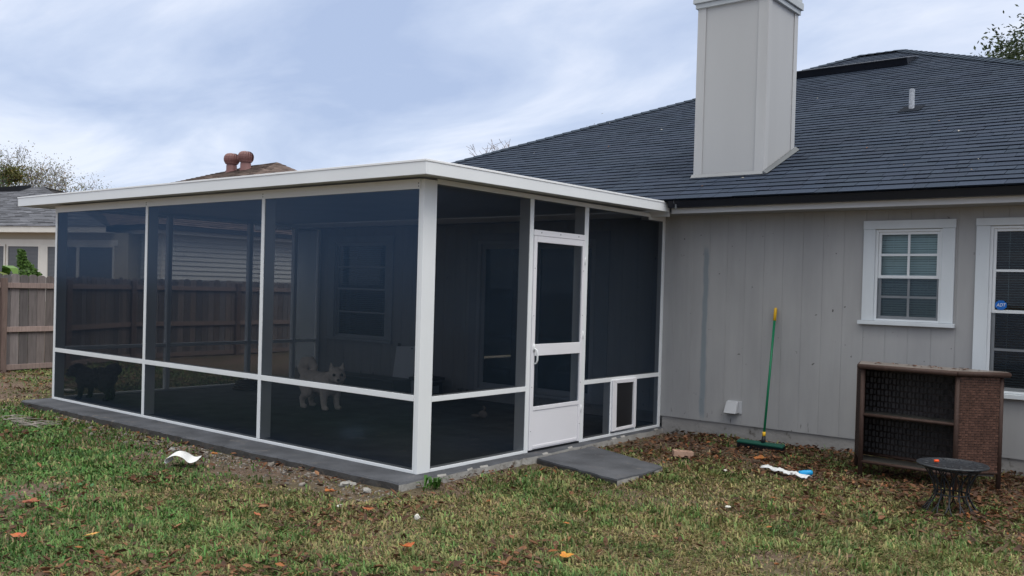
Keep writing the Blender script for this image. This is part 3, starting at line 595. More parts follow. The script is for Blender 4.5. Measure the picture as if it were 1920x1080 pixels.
# chimney
M_chimb = mat('chimney_board', (.455,.46,.465), .6, .10, 2.5, (1,1,.3), .1, 40, dirt=(.2,.19,.18), dscale=22, dthr=.70)
M_chim = mat('chimney_panel', (.43,.435,.44), .6, .05, 1.5, (1,1,.2), .1, 40, dirt=(.2,.2,.2), dscale=18, dthr=.74)
ch = MB().box(CH[0]+.012,CH[1]-.012,CH[2]+.012,CH[3]-.012,2.6,5.3); chim = part('chimney', ch, M_chim, HS, 0)
for (xa,xb,ya,yb) in ((CH[0],CH[0]+.105,CH[2],CH[2]+.011),(CH[1]-.115,CH[1],CH[2],CH[2]+.011),(CH[1]-.011,CH[1],CH[2]+.0115,CH[2]+.10),(CH[1]-.011,CH[1],CH[3]-.10,CH[3]),(CH[0],CH[0]+.011,CH[2]+.0115,CH[2]+.1)):
    zb0 = EZ+SLP*(ya-EY)+.03; mb = MB(); z0a, z0b = EZ+SLP*(ya-EY)+.035, EZ+SLP*(yb-EY)+.035
    mb.hexa([(xa,ya,z0a),(xb,ya,z0a),(xb,yb,z0b),(xa,yb,z0b),(xa,ya,4.86),(xb,ya,4.86),(xb,yb,4.86),(xa,yb,4.86)]); part('corner_or_lit_wall_board', mb, M_chimb, chim, .003)
def ring(x0,x1,y0,y1,o,z0,z1,mb): mb.box(x0-o,x1+o,y0-o,y1+o,z0,z1)
cp = MB(); ring(*CH,.022,4.845,4.90,cp); ring(*CH,.045,4.902,4.985,cp); ring(*CH,.03,4.987,5.2,cp); part('chimney_cap', cp, mat('cap_paint',(.44,.47,.49),.5,.06), chim, .004)
fl = MB(); fl.hexa([(CH[0]-.02,CH[2]-.03,EZ+SLP*(CH[2]-.03-EY)+.02),(CH[1]+.02,CH[2]-.03,EZ+SLP*(CH[2]-.03-EY)+.02),(CH[1]+.02,CH[2]-.001,EZ+SLP*(CH[2]-EY)+.02),(CH[0]-.02,CH[2]-.001,EZ+SLP*(CH[2]-EY)+.02),(CH[0]-.02,CH[2]-.03,EZ+SLP*(CH[2]-.03-EY)+.026),(CH[1]+.02,CH[2]-.03,EZ+SLP*(CH[2]-.03-EY)+.026),(CH[1]+.02,CH[2]-.001,EZ+SLP*(CH[2]-EY)+.05),(CH[0]-.02,CH[2]-.001,EZ+SLP*(CH[2]-EY)+.05)]); part('flashing', fl, mat('flashing_grey',(.24,.25,.26),.5,.1), chim, 0)
fl = MB(); za_, zb_ = EZ+SLP*(CH[2]-EY), EZ+SLP*(CH[3]-EY); fl.hexa([(CH[1]+.001,CH[2]-.03,za_),(CH[1]+.05,CH[2]-.03,za_+.012),(CH[1]+.05,CH[3]+.03,zb_+.026),(CH[1]+.001,CH[3]+.03,zb_+.02),(CH[1]+.001,CH[2]-.03,za_+.04),(CH[1]+.004,CH[2]-.03,za_+.04),(CH[1]+.004,CH[3]+.03,zb_+.065),(CH[1]+.001,CH[3]+.03,zb_+.065)]); part('flashing', fl, mat('flashing_dark',(.1,.11,.12),.5,.1), chim, 0)
# ------------------------------------------------------------------ dogs: one continuous body each (spheres along the limbs, fused by a voxel remesh)
def cap(mb, p, r0, q, r1, sc=(1,1,1)):
    p, q = Vector(p), Vector(q); n = max(2, int((q-p).length/max(.012, min(r0,r1)*.45))+1)
    for i in range(n+1):
        t = i/n; mb.ball(p.lerp(q, t), r0+(r1-r0)*t, 12, 8, sc=sc)
def rot_about(pts, c, a, pitch=0):
    M = Matrix.Rotation(a, 3, 'Z') @ Matrix.Rotation(pitch, 3, 'Y'); c = Vector(c); return [tuple(c + M @ (Vector(p)-c)) for p in pts]
def dog(name, label, loc, yaw, scale, mt, hy, hp, ears, fluff, eye_mat, nose_mat, head_low=0):
    t = thing(name, label, 'dog', loc)
    mb = MB()
    cap(mb, (.13,0,.295), .135, (-.05,0,.305), .122); cap(mb, (-.05,0,.305), .122, (-.19,0,.31), .125)
    cap(mb, (.15,0,.33), .115, (.24,0,.41-head_low), .098)
    for s in (-1,1):
        fx = .02*s
        cap(mb, (.15+fx,.07*s,.26), .062, (.15+fx,.078*s,.14), .042); cap(mb, (.15+fx,.078*s,.14), .042, (.16+fx,.08*s,.035), .031); cap(mb, (.165+fx,.08*s,.027), .031, (.205+fx,.082*s,.022), .026)
        cap(mb, (-.19-fx,.06*s,.28), .098, (-.155-fx,.085*s,.18), .062); cap(mb, (-.155-fx,.085*s,.18), .058, (-.235-fx,.085*s,.115), .036); cap(mb, (-.235-fx,.085*s,.115), .035, (-.225-fx,.085*s,.03), .029); cap(mb, (-.225-fx,.085*s,.026), .03, (-.18-fx,.087*s,.022), .026)
    tl = [(-.26,0,.36),(-.31,0,.44),(-.28,.01,.515),(-.20,.02,.525),(-.14,.03,.465)] if not fluff else [(-.27,0,.36),(-.33,0,.42),(-.31,.01,.455),(-.24,.02,.44),(-.20,.03,.39)]
    for a, b, r0, r1 in zip(tl[:-1], tl[1:], (.06,.062,.065,.06), (.062,.065,.06,.04)): cap(mb, a, r0, b, r1)
    nb = (.24,0,.41-head_low); H = lambda *pts: rot_about([(x,y,z-head_low) for x,y,z in pts], nb, hy, hp)
    a, b = H((.27,0,.455),(.315,0,.455)); cap(mb, a, .098, b, .085)
    a, b = H((.34,0,.435),(.415,0,.425)); cap(mb, a, .056, b, .034)
    for s in (-1,1):
        a, b = H((.30,.05*s,.45),(.33,.045*s,.43)); cap(mb, a, .055, b, .045)
        if ears: a, b = H((.275,.056*s,.52),(.28,.07*s,.60)); cap(mb, a, .034, b, .009)
        else: a, b = H((.26,.075*s,.49),(.265,.098*s,.42)); cap(mb, a, .034, b, .022)
    if fluff:
        for k in range(46):
            an = random.uniform(0,2*PI); xx = random.uniform(-.24,.2); mb.ball((xx, .12*math.cos(an), .31+.12*math.sin(an)), random.uniform(.022,.038), 8, 6)
    b_ = mb.build('body', mt, t, True)
    m = b_.modifiers.new('fuse', 'REMESH'); m.mode = 'VOXEL'; m.voxel_size = .0095; m.use_smooth_shade = True
    m = b_.modifiers.new('smooth', 'SMOOTH'); m.iterations = 5; m.factor = .5
    tx = bpy.data.textures.new('fur', 'CLOUDS'); tx.noise_scale = .028; m = b_.modifiers.new('fur', 'DISPLACE'); m.texture = tx; m.strength = .018 if fluff else .012; m.mid_level = .5
    for s in (-1,1):
        p, = H((.392,.044*s,.482)); MB().ball(p, .0165, 10, 8).build('eye', eye_mat, t, True)
    p, = H((.449,0,.437)); MB().ball(p, .016, 10, 8, sc=(1,1.2,.85)).build('nose', nose_mat, t, True)
    for c in t.children: c.matrix_parent_inverse = Matrix.Identity(4)
    t.rotation_euler = (0,0,yaw); t.scale = (scale,)*3
    return t
M_eye = mat('dog_eye', (.01,.008,.008), .15, .05, spec=.6)
dog('dog', 'small white dog with pricked ears and a curled tail facing out through the screen', (-3.64,1.98,-.001), R(4), 1.08, mat('white_fur',(.70,.61,.53),.9,.12,18,bump=.6,bscale=70,spec=.1), R(-38), R(6), True, False, M_eye, M_eye, .045)
dog('dog', 'shaggy black dog standing in the far left corner of the screen room', (-6.08,.36,-.001), R(207), .92, mat('black_fur',(.05,.046,.046),.85,.2,18,bump=.6,bscale=60,spec=.2), R(10), R(14), False, True, M_eye, M_eye, .05)

# ------------------------------------------------------------------ things inside the screen room
t = thing('white_board', 'white rectangular board leaning on the wall inside the screen room', 'board', (-4.3,4.0,.0))
Mx = Matrix.Translation((-4.26,3.98,.18)) @ Matrix.Rotation(R(-3.5), 4, 'Y') @ Matrix.Rotation(R(-12), 4, 'X')
b = MB(); b.box(-.2,.22,-.01,.01,0,.5,M=Mx); b.build('panel', mat('board_white',(.62,.63,.65),.5,.06), t, False, .004); b = MB(); b.box(.12,.14,-.013,-.0102,.455,.475,M=Mx); b.build('hole', M_black, t)
b = MB(); b.box(-.2,-.17,.012,.05,-.18,.55,M=Mx); b.box(.18,.21,.012,.05,-.18,.55,M=Mx); b.build('support', mat('dark_wood',(.05,.04,.035),.7), t)
t = thing('storage_bench', 'low dark storage bench under the shaded window inside the screen room', 'bench', (-4.9,3.7,0))
b = MB().box(-5.55,-4.0,3.55,3.9,.05,.20); b.build('box', mat('dark_plastic',(.05,.06,.06),.5,.1), t, False, .01); MB().box(-5.58,-3.97,3.53,3.92,.2005,.225).build('lid', mat('dark_plastic_lid',(.07,.08,.085),.45,.1), t, False, .006)
lg = [(-5.5,3.6),(-5.5,3.86),(-4.05,3.6),(-4.05,3.86)]
for x, y in lg: MB().box(x-.025,x+.025,y-.025,y+.025,-.001,.05).build('foot', M_black, t)
t = thing('cooler', 'small cooler box with pale side by the wall inside the screen room', 'cooler', (-3.6,3.9,0))
b = MB().box(-3.80,-3.52,3.70,4.05,0,.24); b.build('body', mat('cooler_grey',(.30,.32,.36),.5,.08), t, False, .012)
b = MB().box(-3.515,-3.50,3.72,4.03,.02,.22); b.build('front', mat('cooler_dark',(.05,.06,.07),.5,.08), t, False, .004); MB().box(-3.83,-3.49,3.68,4.07,.241,.285).build('lid', mat('cooler_lid',(.07,.07,.08),.5), t, False, .01)
bw_ = MB(); bw_.hexa([(-3.498,3.80,.07),(-3.498,3.95,.07),(-3.494,3.95,.07),(-3.494,3.80,.07),(-3.498,3.80,.17),(-3.498,3.95,.17),(-3.494,3.95,.17),(-3.494,3.80,.17)]); bw_.build('emblem_patch', mat('patch_grey',(.25,.3,.32),.5), t)
hz = MB()
for k in range(4): hz.tube([( -5.9+(.20-.02*k)*math.cos(a), 2.5+(.20-.02*k)*math.sin(a), .022+.03*k) for a in np.linspace(0,2*PI,28)], .016, 6)
tag(hz.build('hose_coil', mat('hose_brown',(.09,.06,.045),.6,.1), None, True), 'coiled brown hose on the screen room floor behind the white dog', 'hose')
ty = MB(); ty.ball((-1.76,2.88,.05), .05, 14, 10, sc=(1.2,.8,1)); ty.ball((-1.86,2.86,.025), .045, 12, 8, sc=(1.5,.7,.5)); ty.tube([(-1.75,2.88,.09),(-1.73,2.88,.13),(-1.76,2.88,.15)], .012, 6)
tag(ty.build('dog_toy', mat('toy_pale',(.25,.21,.19),.8,.2), None, True), 'pale plush dog toy lying on the floor beside the screen door', 'dog toy')

# ------------------------------------------------------------------ broom
t = thing('push_broom', 'green push broom with yellow grip leaning on the grey siding', 'broom', (1.41,3.57,-.03))
M_bg = mat('broom_green',(.006,.17,.075),.35,.06); M_by = mat('broom_yellow',(.72,.42,.02),.4,.06); M_bt = mat('broom_head_green',(.008,.07,.05),.4,.1)
A, B = Vector((1.43,3.60,.075)), Vector((1.372,3.945,1.425)); dd = (B-A)
MB().tube([A+dd*.05, A+dd*.90], .0125, 12).build('handle', M_bg, t, True)
MB().tube([A+dd*.9005, A+dd*.992, A+dd*1.0], [.0165,.0165,.011], 12).build('grip', M_by, t, True); MB().tube([A+dd*.02, A+dd*.052], .017, 12).build('ferrule', M_by, t, True)
MB().tube([A-dd*.03, A+dd*.021], [.026,.017], 10).build('socket', M_black, t, True)
hb = MB(); Mx = Matrix.Translation((1.41,3.575,.03)) @ Matrix.Rotation(R(-3), 4, 'Z') @ Matrix.Rotation(R(14), 4, 'X')
hb.box(-.255,.255,-.04,.04,-.012,.010,M=Mx); hb.build('head', M_bt, t, False, .008)
br_ = MB(); rr2 = random.Random(9)
for i in range(64):
    for j in range(5):
        x = -.245+.49*i/63; y = -.038+.076*j/4; s = 1.15; q = [Mx @ Vector((x,y,-.012)), Mx @ Vector((x*1.02+rr2.uniform(-.004,.004),y*1.25+rr2.uniform(-.004,.004),-.078))]; br_.tube(q, [.0035,.003], 4, caps=False)
br_.build('bristles', M_black, t)

# ------------------------------------------------------------------ wicker bar shelf
t = thing('wicker_bar', 'brown wicker bar cabinet with two open shelves standing by the house wall', 'bar cabinet', (3.0,3.2,-.045))
FL, FR, BR, BL = (2.575,3.09), (3.375,3.05), (3.665,3.28), (2.43,3.43); Z0, Z1 = -.06, .93
for p in (FL, FR, BR, BL): MB().tube([(*p,Z0),(*p,Z1)], .02, 10).build('leg', M_wframe, t, True)
def woven(name, a, b, z0, z1, nu, nv, off, out_, seed, base=(.105,.052,.038)):
    mb = MB(); r = random.Random(seed); a, b = Vector((*a,0)), Vector((*b,0)); u = (b-a).normalized(); ln = (b-a).length; n = Vector((u.y,-u.x,0))*out_; a = a+u*.018; ln -= .036; cu_, cv_ = ln/nu, (z1-z0)/nv
    for i in range(nu):
        for j in range(nv):
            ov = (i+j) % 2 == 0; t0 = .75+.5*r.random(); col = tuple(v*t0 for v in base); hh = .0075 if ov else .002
            c = a + u*(cu_*(i+.5)) + Vector((0,0,z0+cv_*(j+.5))); wu, wv = cu_*(.60 if ov else .42), cv_*(.44 if ov else .36)
            P = [c-u*wu-Vector((0,0,wv))+n*(off-.004), c+u*wu-Vector((0,0,wv))+n*(off-.004), c+u*wu+Vector((0,0,wv))+n*(off-.004), c-u*wu+Vector((0,0,wv))+n*(off-.004)]
            m0, m1 = c-Vector((0,0,wv*.8))+n*(off+hh), c+Vector((0,0,wv*.8))+n*(off+hh)
            mb.face([P[0],m0,m1,P[3]], col); mb.face([m0,P[1],P[2],m1], col); mb.face([P[3],m1,P[2]], col); mb.face([P[0],P[1],m0], col)
    q = [a+n*(off-.0045)+Vector((0,0,z0)), a+u*ln+n*(off-.0045)+Vector((0,0,z0)), a+u*ln+n*(off-.0045)+Vector((0,0,z1)), a+n*(off-.0045)+Vector((0,0,z1))]; mb.face(q, (.02,.012,.01))
    o = mb.build(name, M_wicker, t); return o
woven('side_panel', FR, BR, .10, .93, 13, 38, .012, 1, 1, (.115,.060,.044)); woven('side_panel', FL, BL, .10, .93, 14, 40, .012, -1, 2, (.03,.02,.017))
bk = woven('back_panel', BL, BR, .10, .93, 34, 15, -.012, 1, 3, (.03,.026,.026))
def rail(a, b, z, r=.016, nm='rail'): MB().tube([(*a,z),(*b,z)], r, 8).build(nm, M_wframe, t, True)
M_shelf = mat('shelf_slats', (.07,.068,.062), .35, .25, 9, spec=.4, dirt=(.16,.13,.1), dscale=12, dthr=.68)
for z in (.50,.075):
    sh_ = MB(); mx_ = ((FL[0]+FR[0])/2+.0,(FL[1]+FR[1])/2); my_ = ((BL[0]+BR[0])/2+.12,(BL[1]+BR[1])/2); e_ = .006
    sh_.prism([(FL[0]+.01,FL[1]+.01),(mx_[0]-e_,mx_[1]+.01),(my_[0]-e_,my_[1]-.02),(BL[0]+.03,BL[1]-.025)], z-.006, z+.008); sh_.prism([(mx_[0]+e_,mx_[1]+.01),(FR[0]-.005,FR[1]+.01),(BR[0]-.03,BR[1]-.02),(my_[0]+e_,my_[1]-.02)], z-.006, z+.008)
    sh_.build('shelf', M_shelf, t); rail(FL, FR, z, .0145, 'shelf_rail')
rail(FR, BR, .10); rail(FL, BL, .10); rail(BL, BR, .10)
tp = [(FL[0]-.03,FL[1]-.03),(FR[0]+.005,FR[1]-.035),(BR[0]+.06,BR[1]+.0),(BR[0]+.02,BR[1]+.06),(BL[0]-.0,BL[1]+.04)]
tm_ = MB().prism(tp, .93, .959); tm_.build('top', mat('bar_top',(.20,.17,.15),.35,.25,7,spec=.4,dirt=(.06,.04,.03),dscale=16,dthr=.62), t, False, .004)
for i in range(5):
    a, b = tp[i], tp[(i+1) % 5]; MB().tube([(*a,.936),(*b,.936)], .023 if i in (0,1) else .018, 10).build('top_edge', M_wframe, t, True)

# ------------------------------------------------------------------ small iron table and the orange cap on it
t = thing('iron_table', 'small round black iron side table in front of the wicker bar', 'side table', (3.545,2.215,-.065))
cx_, cy_ = 3.545, 2.215
tb = MB().lathe([(.0,.292),(.235,.29),(.252,.288),(.256,.297),(.252,.305),(.235,.304),(.232,.300),(.0,.302)], cx_, cy_, 48)
for k in range(12):
    a0 = 2*PI*k/12
    for ra, w_ in ((.19,.035),(.11,.028)): tb.ball((cx_+ra*math.cos(a0+(.26 if ra < .15 else 0)),cy_+ra*math.sin(a0+(.26 if ra < .15 else 0)),.302), w_, 10, 5, sc=(.9,.45,.1), M=Matrix.Rotation(a0,3,'Z'))
top_ = tb.build('tabletop', mat('iron_top',(.022,.026,.033),.42,.3,30,bump=.8,bscale=26,spec=.5), t, True)
for k in range(24):
    a0 = 2*PI*k/24; sg = 1 if k % 2 else -1; P = []
    for i in range(15):
        u_ = i/14; z = .288 - .353*u_; 
        r_ = .205 - .085*math.sin(min(1,u_/.62)*PI/2) if u_ < .62 else .12 + .085*((u_-.62)/.38)**1.3
        an = a0 + sg*.42*math.sin(u_*PI*.8); P.append((cx_+r_*math.cos(an), cy_+r_*math.sin(an), z))
    MB().tube(P, .0052, 6).build('rod', mat('iron_rod',(.016,.018,.022),.5,.2,30,spec=.4), t, True)
for z, r_ in ((.075,.121),(.27,.2)): MB().tube([(cx_+r_*math.cos(a), cy_+r_*math.sin(a), z) for a in np.linspace(0,2*PI,37)], .006, 6).build('ring', mat('iron_rod',(.016,.018,.022)), t, True)
oc_ = MB(); Mx = Matrix.Translation((3.452,2.13,.322)) @ Matrix.Rotation(R(35),4,'Z') @ Matrix.Rotation(R(90),4,'Y')
oc_.lathe([(.006,-.018),(.0105,-.015),(.011,.010),(.009,.015),(.004,.018)], 0, 0, 14, M=Mx); tag(oc_.build('bottle_cap', mat('orange_plastic',(.85,.09,.015),.4,.04), None, True), 'tiny orange plastic cap lying on the black iron table', 'cap')

# ------------------------------------------------------------------ small things on the lawn
def gzf(x, y): return float(gz(np.array([x]), np.array([y]))[0])
ps = []; 
prof = [(-.118,.0),(-.130,.018),(-.122,.045),(-.098,.072),(-.062,.098),(-.025,.106),(.010,.088),(.040,.05),(.068,.024),(.10,.024),(.14,.042)]
pm = MB(); ya = R(39)
px0, py0 = -1.89, -.96; zb_ = gzf(px0,py0)+.038
def pw(u, v, z): return (px0+u*math.cos(ya)-v*math.sin(ya), py0+u*math.sin(ya)+v*math.cos(ya), zb_+z)
for i in range(len(prof)-1):
    for j in range(4):
        v0, v1 = -.10+.05*j, -.10+.05*(j+1); f_ = lambda i, v: prof[i][1]*(1-.25*abs(v)/.10 if 2 < i < 7 else 1) + (.012*v/.10 if i > 7 else 0)
        pm.face([pw(prof[i][0],v0*(1-.055*max(0,i-5)),f_(i,v0)), pw(prof[i+1][0],v0*(1-.055*max(0,i-4)),f_(i+1,v0)), pw(prof[i+1][0],v1*(1-.055*max(0,i-4)),f_(i+1,v1)), pw(prof[i][0],v1*(1-.055*max(0,i-5)),f_(i,v1))])
po_ = pm.build('curled_sheet', mat('white_plastic_sheet',(.80,.80,.80),.5,.03), None, True, 0, True); po_.modifiers.new('sub','SUBSURF').render_levels = 2; so2 = po_.modifiers.new('thick','SOLIDIFY'); so2.thickness = .002; tag(po_, 'curled piece of white plastic sheet lying on the grass before the slab', 'plastic scrap')
# cored brick
bk_ = MB(); Mx = Matrix.Translation((.985,2.70,gzf(.985,2.7)+.022)) @ Matrix.Rotation(R(41),4,'Z') @ Matrix.Rotation(R(4),4,'Y')
for y0, y1 in ((-.045,-.022),(.022,.045)): bk_.box(-.098,.098,y0,y1,0,.058,M=Mx)
for x0, x1 in ((-.098,-.072),(-.034,-.018),(.018,.034),(.072,.098)): bk_.box(x0,x1,-.0218,.0218,0,.0578,M=Mx)
bk_.box(-.0715,.0715,-.0217,.0217,.0,.012,M=Mx)
tag(bk_.build('brick', mat('brick_tan',(.42,.27,.20),.9,.15,12,bump=.5,bscale=60), None, False, .003), 'single tan brick with core holes lying near the step pad', 'brick')
# crumpled white plastic strip with blue end
ax, ay, bx, by = 1.80, 2.75, 2.31, 2.565; sm = MB(); n_ = 22
for i in range(n_):
    for j in range(4):
        def sp_(i, j):
            u_ = i/n_; q = j/4-.5; wv = .046+.010*math.sin(i*1.1)+.008*math.sin(i*2.7); x = ax+(bx-ax)*u_; y = ay+(by-ay)*u_ + .008*math.sin(i*.5)
            return (x+q*2*wv*.35, y+q*2*wv, gzf(x,y)+.040+.006*math.sin(i*.9+q*3)+.05*(.25-q*q)+.006*math.sin(i*3.1+j*1.7))
        sm.face([sp_(i,j),sp_(i+1,j),sp_(i+1,j+1),sp_(i,j+1)])
t = thing('plastic_wrapper', 'crumpled white plastic strip with a blue end on the grass before the wicker bar', 'wrapper', (2.05,2.66,-.05))
o = sm.build('strip', mat('crumpled_white',(.72,.74,.75),.4,.08,12), t, True, 0, True); o.modifiers.new('thick','SOLIDIFY').thickness = .004
b = MB(); Mx = Matrix.Translation((2.235,2.66,gzf(2.23,2.66)+.055)) @ Matrix.Rotation(R(35),4,'Z') @ Matrix.Rotation(R(84),4,'Y')
b.lathe([(.012,-.06),(.024,-.055),(.027,0),(.025,.045),(.016,.062)], 0, 0, 14, M=Mx); b.build('blue_end', mat('bright_blue',(.015,.30,.62),.35,.05), t, True)
def rock(name, x, y, s, label, cat, m, sc=(1,1,.6), seed=0, dz=.012):
    r = random.Random(seed); mb = MB().ball((x,y,gzf(x,y)+dz), s, 9, 6, sc=sc, M=Matrix.Rotation(r.uniform(0,3),3,'Z'))
    mb.v = [(a+r.uniform(-.2,.2)*s, b+r.uniform(-.2,.2)*s, c+r.uniform(-.15,.15)*s) for a,b,c in mb.v]
    return tag(mb.build(name, m, None), label, cat)
M_chip = mat('white_chip',(.68,.66,.60),.7,.12,20,bump=.3)
rock('stone_chip', .86,-.86,.020,'white pointed stone chip standing in the grass before the corner post','stone',M_chip,(1,.6,1.1),4,.03)
rock('stone_chip', .24,-1.02,.020,'flat white stone chip beside an orange leaf in the front lawn','stone',M_chip,(1.2,.8,.5),5,.025)
rock('stone_chip', 1.62,2.33,.018,'pale stone chip in the grass left of the crumpled plastic strip','stone',M_chip,(1.2,.8,.6),6,.03)
rock('stone_chip', 2.25,1.07,.017,'small pale stone chip in the open lawn right of the step pad','stone',M_chip,(1.5,.8,.5),8,.03)
rock('concrete_chunk', -.30,-.47,.05,'broken concrete chunk against the slab edge left of the corner post','rubble',M_conc_edge,(1.5,.6,.55),9)
rock('concrete_chunk', -.02,-.52,.035,'small pale concrete chunk lying by the slab corner','rubble',M_conc_edge,(1.1,.9,.6),10)
rock('concrete_chunk', -2.6,-.62,.04,'grey concrete lump in the dirt in front of the second screen bay','rubble',M_conc_edge,(1.3,.8,.6),12)
# dead twig heap, far left
tw = MB(); r = random.Random(21)
for k in range(34):
    a = r.uniform(-.5,.5)+R(20); l = r.uniform(.12,.35); x, y = -5.15+r.uniform(-.38,.38), -1.0+r.uniform(-.10,.10); z = gzf(x,y)+r.uniform(.02,.06)
    tw.tube([(x,y,z),(x+l*.5*math.cos(a),y+l*.5*math.sin(a),z+r.uniform(0,.03)),(x+l*math.cos(a+.2),y+l*math.sin(a+.2),z)], [.005,.004,.002], 5)
tag(tw.build('twig_heap', mat('bleached_twig',(.30,.27,.24),.9,.15), None), 'heap of bleached dead twigs on the grass at far left', 'twigs')
rag = MB(); rag.box(-7.72,-7.50,.69,.80,gzf(-7.6,.75)+.02,gzf(-7.6,.75)+.045); tag(rag.build('flat_stone', mat('flat_pale',(.5,.47,.45),.8,.1), None, False, .012), 'flat pale stone on the grass beyond the black dog', 'stone')

# ------------------------------------------------------------------ leaves one can point at
def lobed(mb, c, size, yaw, kind, col, curl, r):
    x0, y0, z0 = c; n = 22 if kind == 'lobed' else 14; P = []
    for i in range(n):
        a = 2*PI*i/n
        rad = size*(.62+.38*abs(math.cos(2.5*a))**.8) if kind == 'lobed' else size*(.42/(.42+.58*abs(math.sin(a))))*1.0
        x, y = rad*math.cos(a), rad*math.sin(a)*(.9 if kind == 'lobed' else 1); z = curl*(abs(y)/size)**1.5*size + curl*.5*max(0,x)/size*size + r.uniform(0,.15)*size
        P.append((x0+x*math.cos(yaw)-y*math.sin(yaw), y0+x*math.sin(yaw)+y*math.cos(yaw), z0+z))
    for i in range(n): mb.face([(x0,y0,z0), P[i], P[(i+1) % n]], tuple(v*r.uniform(.8,1.15) for v in col))
    mb.tube([(x0,y0,z0+.002),(x0-math.cos(yaw)*size*1.3,y0-math.sin(yaw)*size*1.3,z0+.004)], [.0018,.001], 4, col=tuple(v*.6 for v in col))
LF = [(-2.13,-2.77,.05,'lobed',(.62,.40,.02),'bright yellow fallen leaf in the grass at lower left'),
 (2.15,-.90,.055,'lobed',(.62,.27,.05),'pale orange star-shaped leaf in the middle of the front lawn'),
 (1.32,-1.42,.068,'lobed',(.46,.13,.045),'curled rust-orange leaf at the lower middle of the lawn'),
 (-1.25,-2.52,.075,'lobed',(.33,.10,.06),'wide dark red leaf with orange edge in the left lawn'),
 (-.45,-2.93,.06,'lobed',(.44,.14,.06),'rust-red leaf lying beside a yellow-tipped leaf at lower left'),
 (-.17,-2.62,.055,'slim',(.62,.36,.10),'narrow yellow and orange leaf at lower left of the lawn'),
 (-2.05,-.55,.045,'lobed',(.50,.20,.06),'small orange leaf between the slab and the white plastic sheet'),
 (.50,-.98,.06,'lobed',(.38,.13,.06),'russet leaf touching the flat white chip in the front lawn'),
 (-.13,-.80,.06,'lobed',(.42,.15,.06),'orange-brown leaf on the bare soil near the slab corner'),
 (1.66,3.02,.085,'lobed',(.38,.14,.05),'large brown maple-like leaf lying in front of the broom head'),
 (-1.55,-3.05,.05,'lobed',(.50,.18,.08),'salmon leaf at the left edge of the foreground'),
 (1.72,-.30,.04,'slim',(.46,.17,.06),'small orange leaf left of the star-shaped leaf'),
 (.10,-1.62,.05,'slim',(.40,.14,.07),'thin rust leaf in the green grass left of centre')]
LF2 = []
for i, (x, y, s, kd, c, lb) in enumerate(LF):
    mb = MB(); lobed(mb, (x,y,gzf(x,y)+.036), s*.86, random.uniform(0,6.3), kd, c, random.uniform(.25,.5), random.Random(40+i)); tag(mb.build('fallen_leaf', M_leaf, None, True, 0, True), lb, 'leaf', 'bright fallen leaves on the lawn')
# weed at the slab corner
wt_ = thing('weed', 'bright green leafy weed growing against the slab at the corner post', 'weed', (.27,-.06,-.08)); wd = MB(); r = random.Random(8)
for k in range(30):
    a = r.uniform(0,2*PI); x, y = .26+r.gauss(0,.03), -.06+r.gauss(0,.045); z = gzf(x,y); l = r.uniform(.045,.09); h = r.uniform(.04,.11); w_ = r.uniform(.010,.017); d = Vector((math.cos(a),math.sin(a),0)); s = Vector((-d.y,d.x,0)); t0 = r.uniform(.7,1.2); c = (.07*t0,.18*t0,.03*t0)
    p0 = Vector((x,y,z)); p1 = p0+d*l*.4+Vector((0,0,h)); p2 = p0+d*l+Vector((0,0,h*.9)); wd.face([p0,p1-s*w_,p2,p1+s*w_], c)
wd.build('foliage', M_tleaf, wt_, True); MB().tube([(.27,-.06,-.1),(.275,-.055,-.04),(.28,-.06,.0)], [.006,.005,.003], 6).build('stem', M_tleaf, wt_)

# ------------------------------------------------------------------ fence
FN = thing('wooden_fence', 'weathered grey-brown dog-eared picket fence behind the screen room', 'fence', (-11.4,2,-.12))
run = [(-11.12,-6.5),(-11.20,1.30),(-11.30,2.45),(-12.36,4.25),(-12.42,6.75),(-12.55,9.2)]
pk = [MB() for _ in run[:-1]]; r = random.Random(12)
for k, (a, b) in enumerate(zip(run[:-1], run[1:])):
    a, b = Vector((*a,0)), Vector((*b,0)); u = (b-a).normalized(); n = Vector((u.y,-u.x,0)); n = n if n.x > 0 else -n; ln = (b-a).length; x = 0
    while x < ln-.05:
        wd_ = .138+r.uniform(-.006,.006); wd_ = min(wd_, ln-x); zt_ = 1.555+r.uniform(-.02,.02); zb0 = -.10+r.uniform(-.02,.02); t0 = r.uniform(.62,1.2); rd = r.uniform(.93,1.07); c = (.195*t0*rd,.168*t0,.162*t0/rd)
        o0 = r.uniform(-.004,.004); ear = .03; pr_ = [(0,zb0),(wd_,zb0),(wd_,zt_-ear),(wd_-.02,zt_-ear*.35),(wd_-.045,zt_),(.045,zt_),(.02,zt_-ear*.35),(0,zt_-ear)]
        f0 = [a+u*(x+p)+n*(-.02+o0)+Vector((0,0,z)) for p, z in pr_]; f1 = [q-n*.018 for q in f0]
        pk[k].face(f0[::-1] if False else f0, c); pk[k].face(f1[::-1], c)
        for i in range(8): j = (i+1) % 8; pk[k].face([f0[i],f1[i],f1[j],f0[j]], c)
        x += wd_+.011
    pk[k].build('picket_panel', M_wood, FN)
    for z in (1.375,.62,-.03):
        t0 = r.uniform(.9,1.25); m_ = MB(); c = (.27*t0,.205*t0,.185*t0); q0, q1 = a+u*.02, b-u*.02
        P = [q0+n*(-.018),q1+n*(-.018),q1+n*.022,q0+n*.022]; m_.hexa([*(p+Vector((0,0,z-.045)) for p in P), *(p+Vector((0,0,z+.045)) for p in P)], c); m_.build('rail', M_wood, FN, False, .003)
for x, y in run: 
    m_ = MB(); m_.box(x-.045+.04,x+.045+.04,y-.045,y+.045,-.3,1.50,(.16,.115,.10)); m_.build('post', M_wood, FN, False, .004)

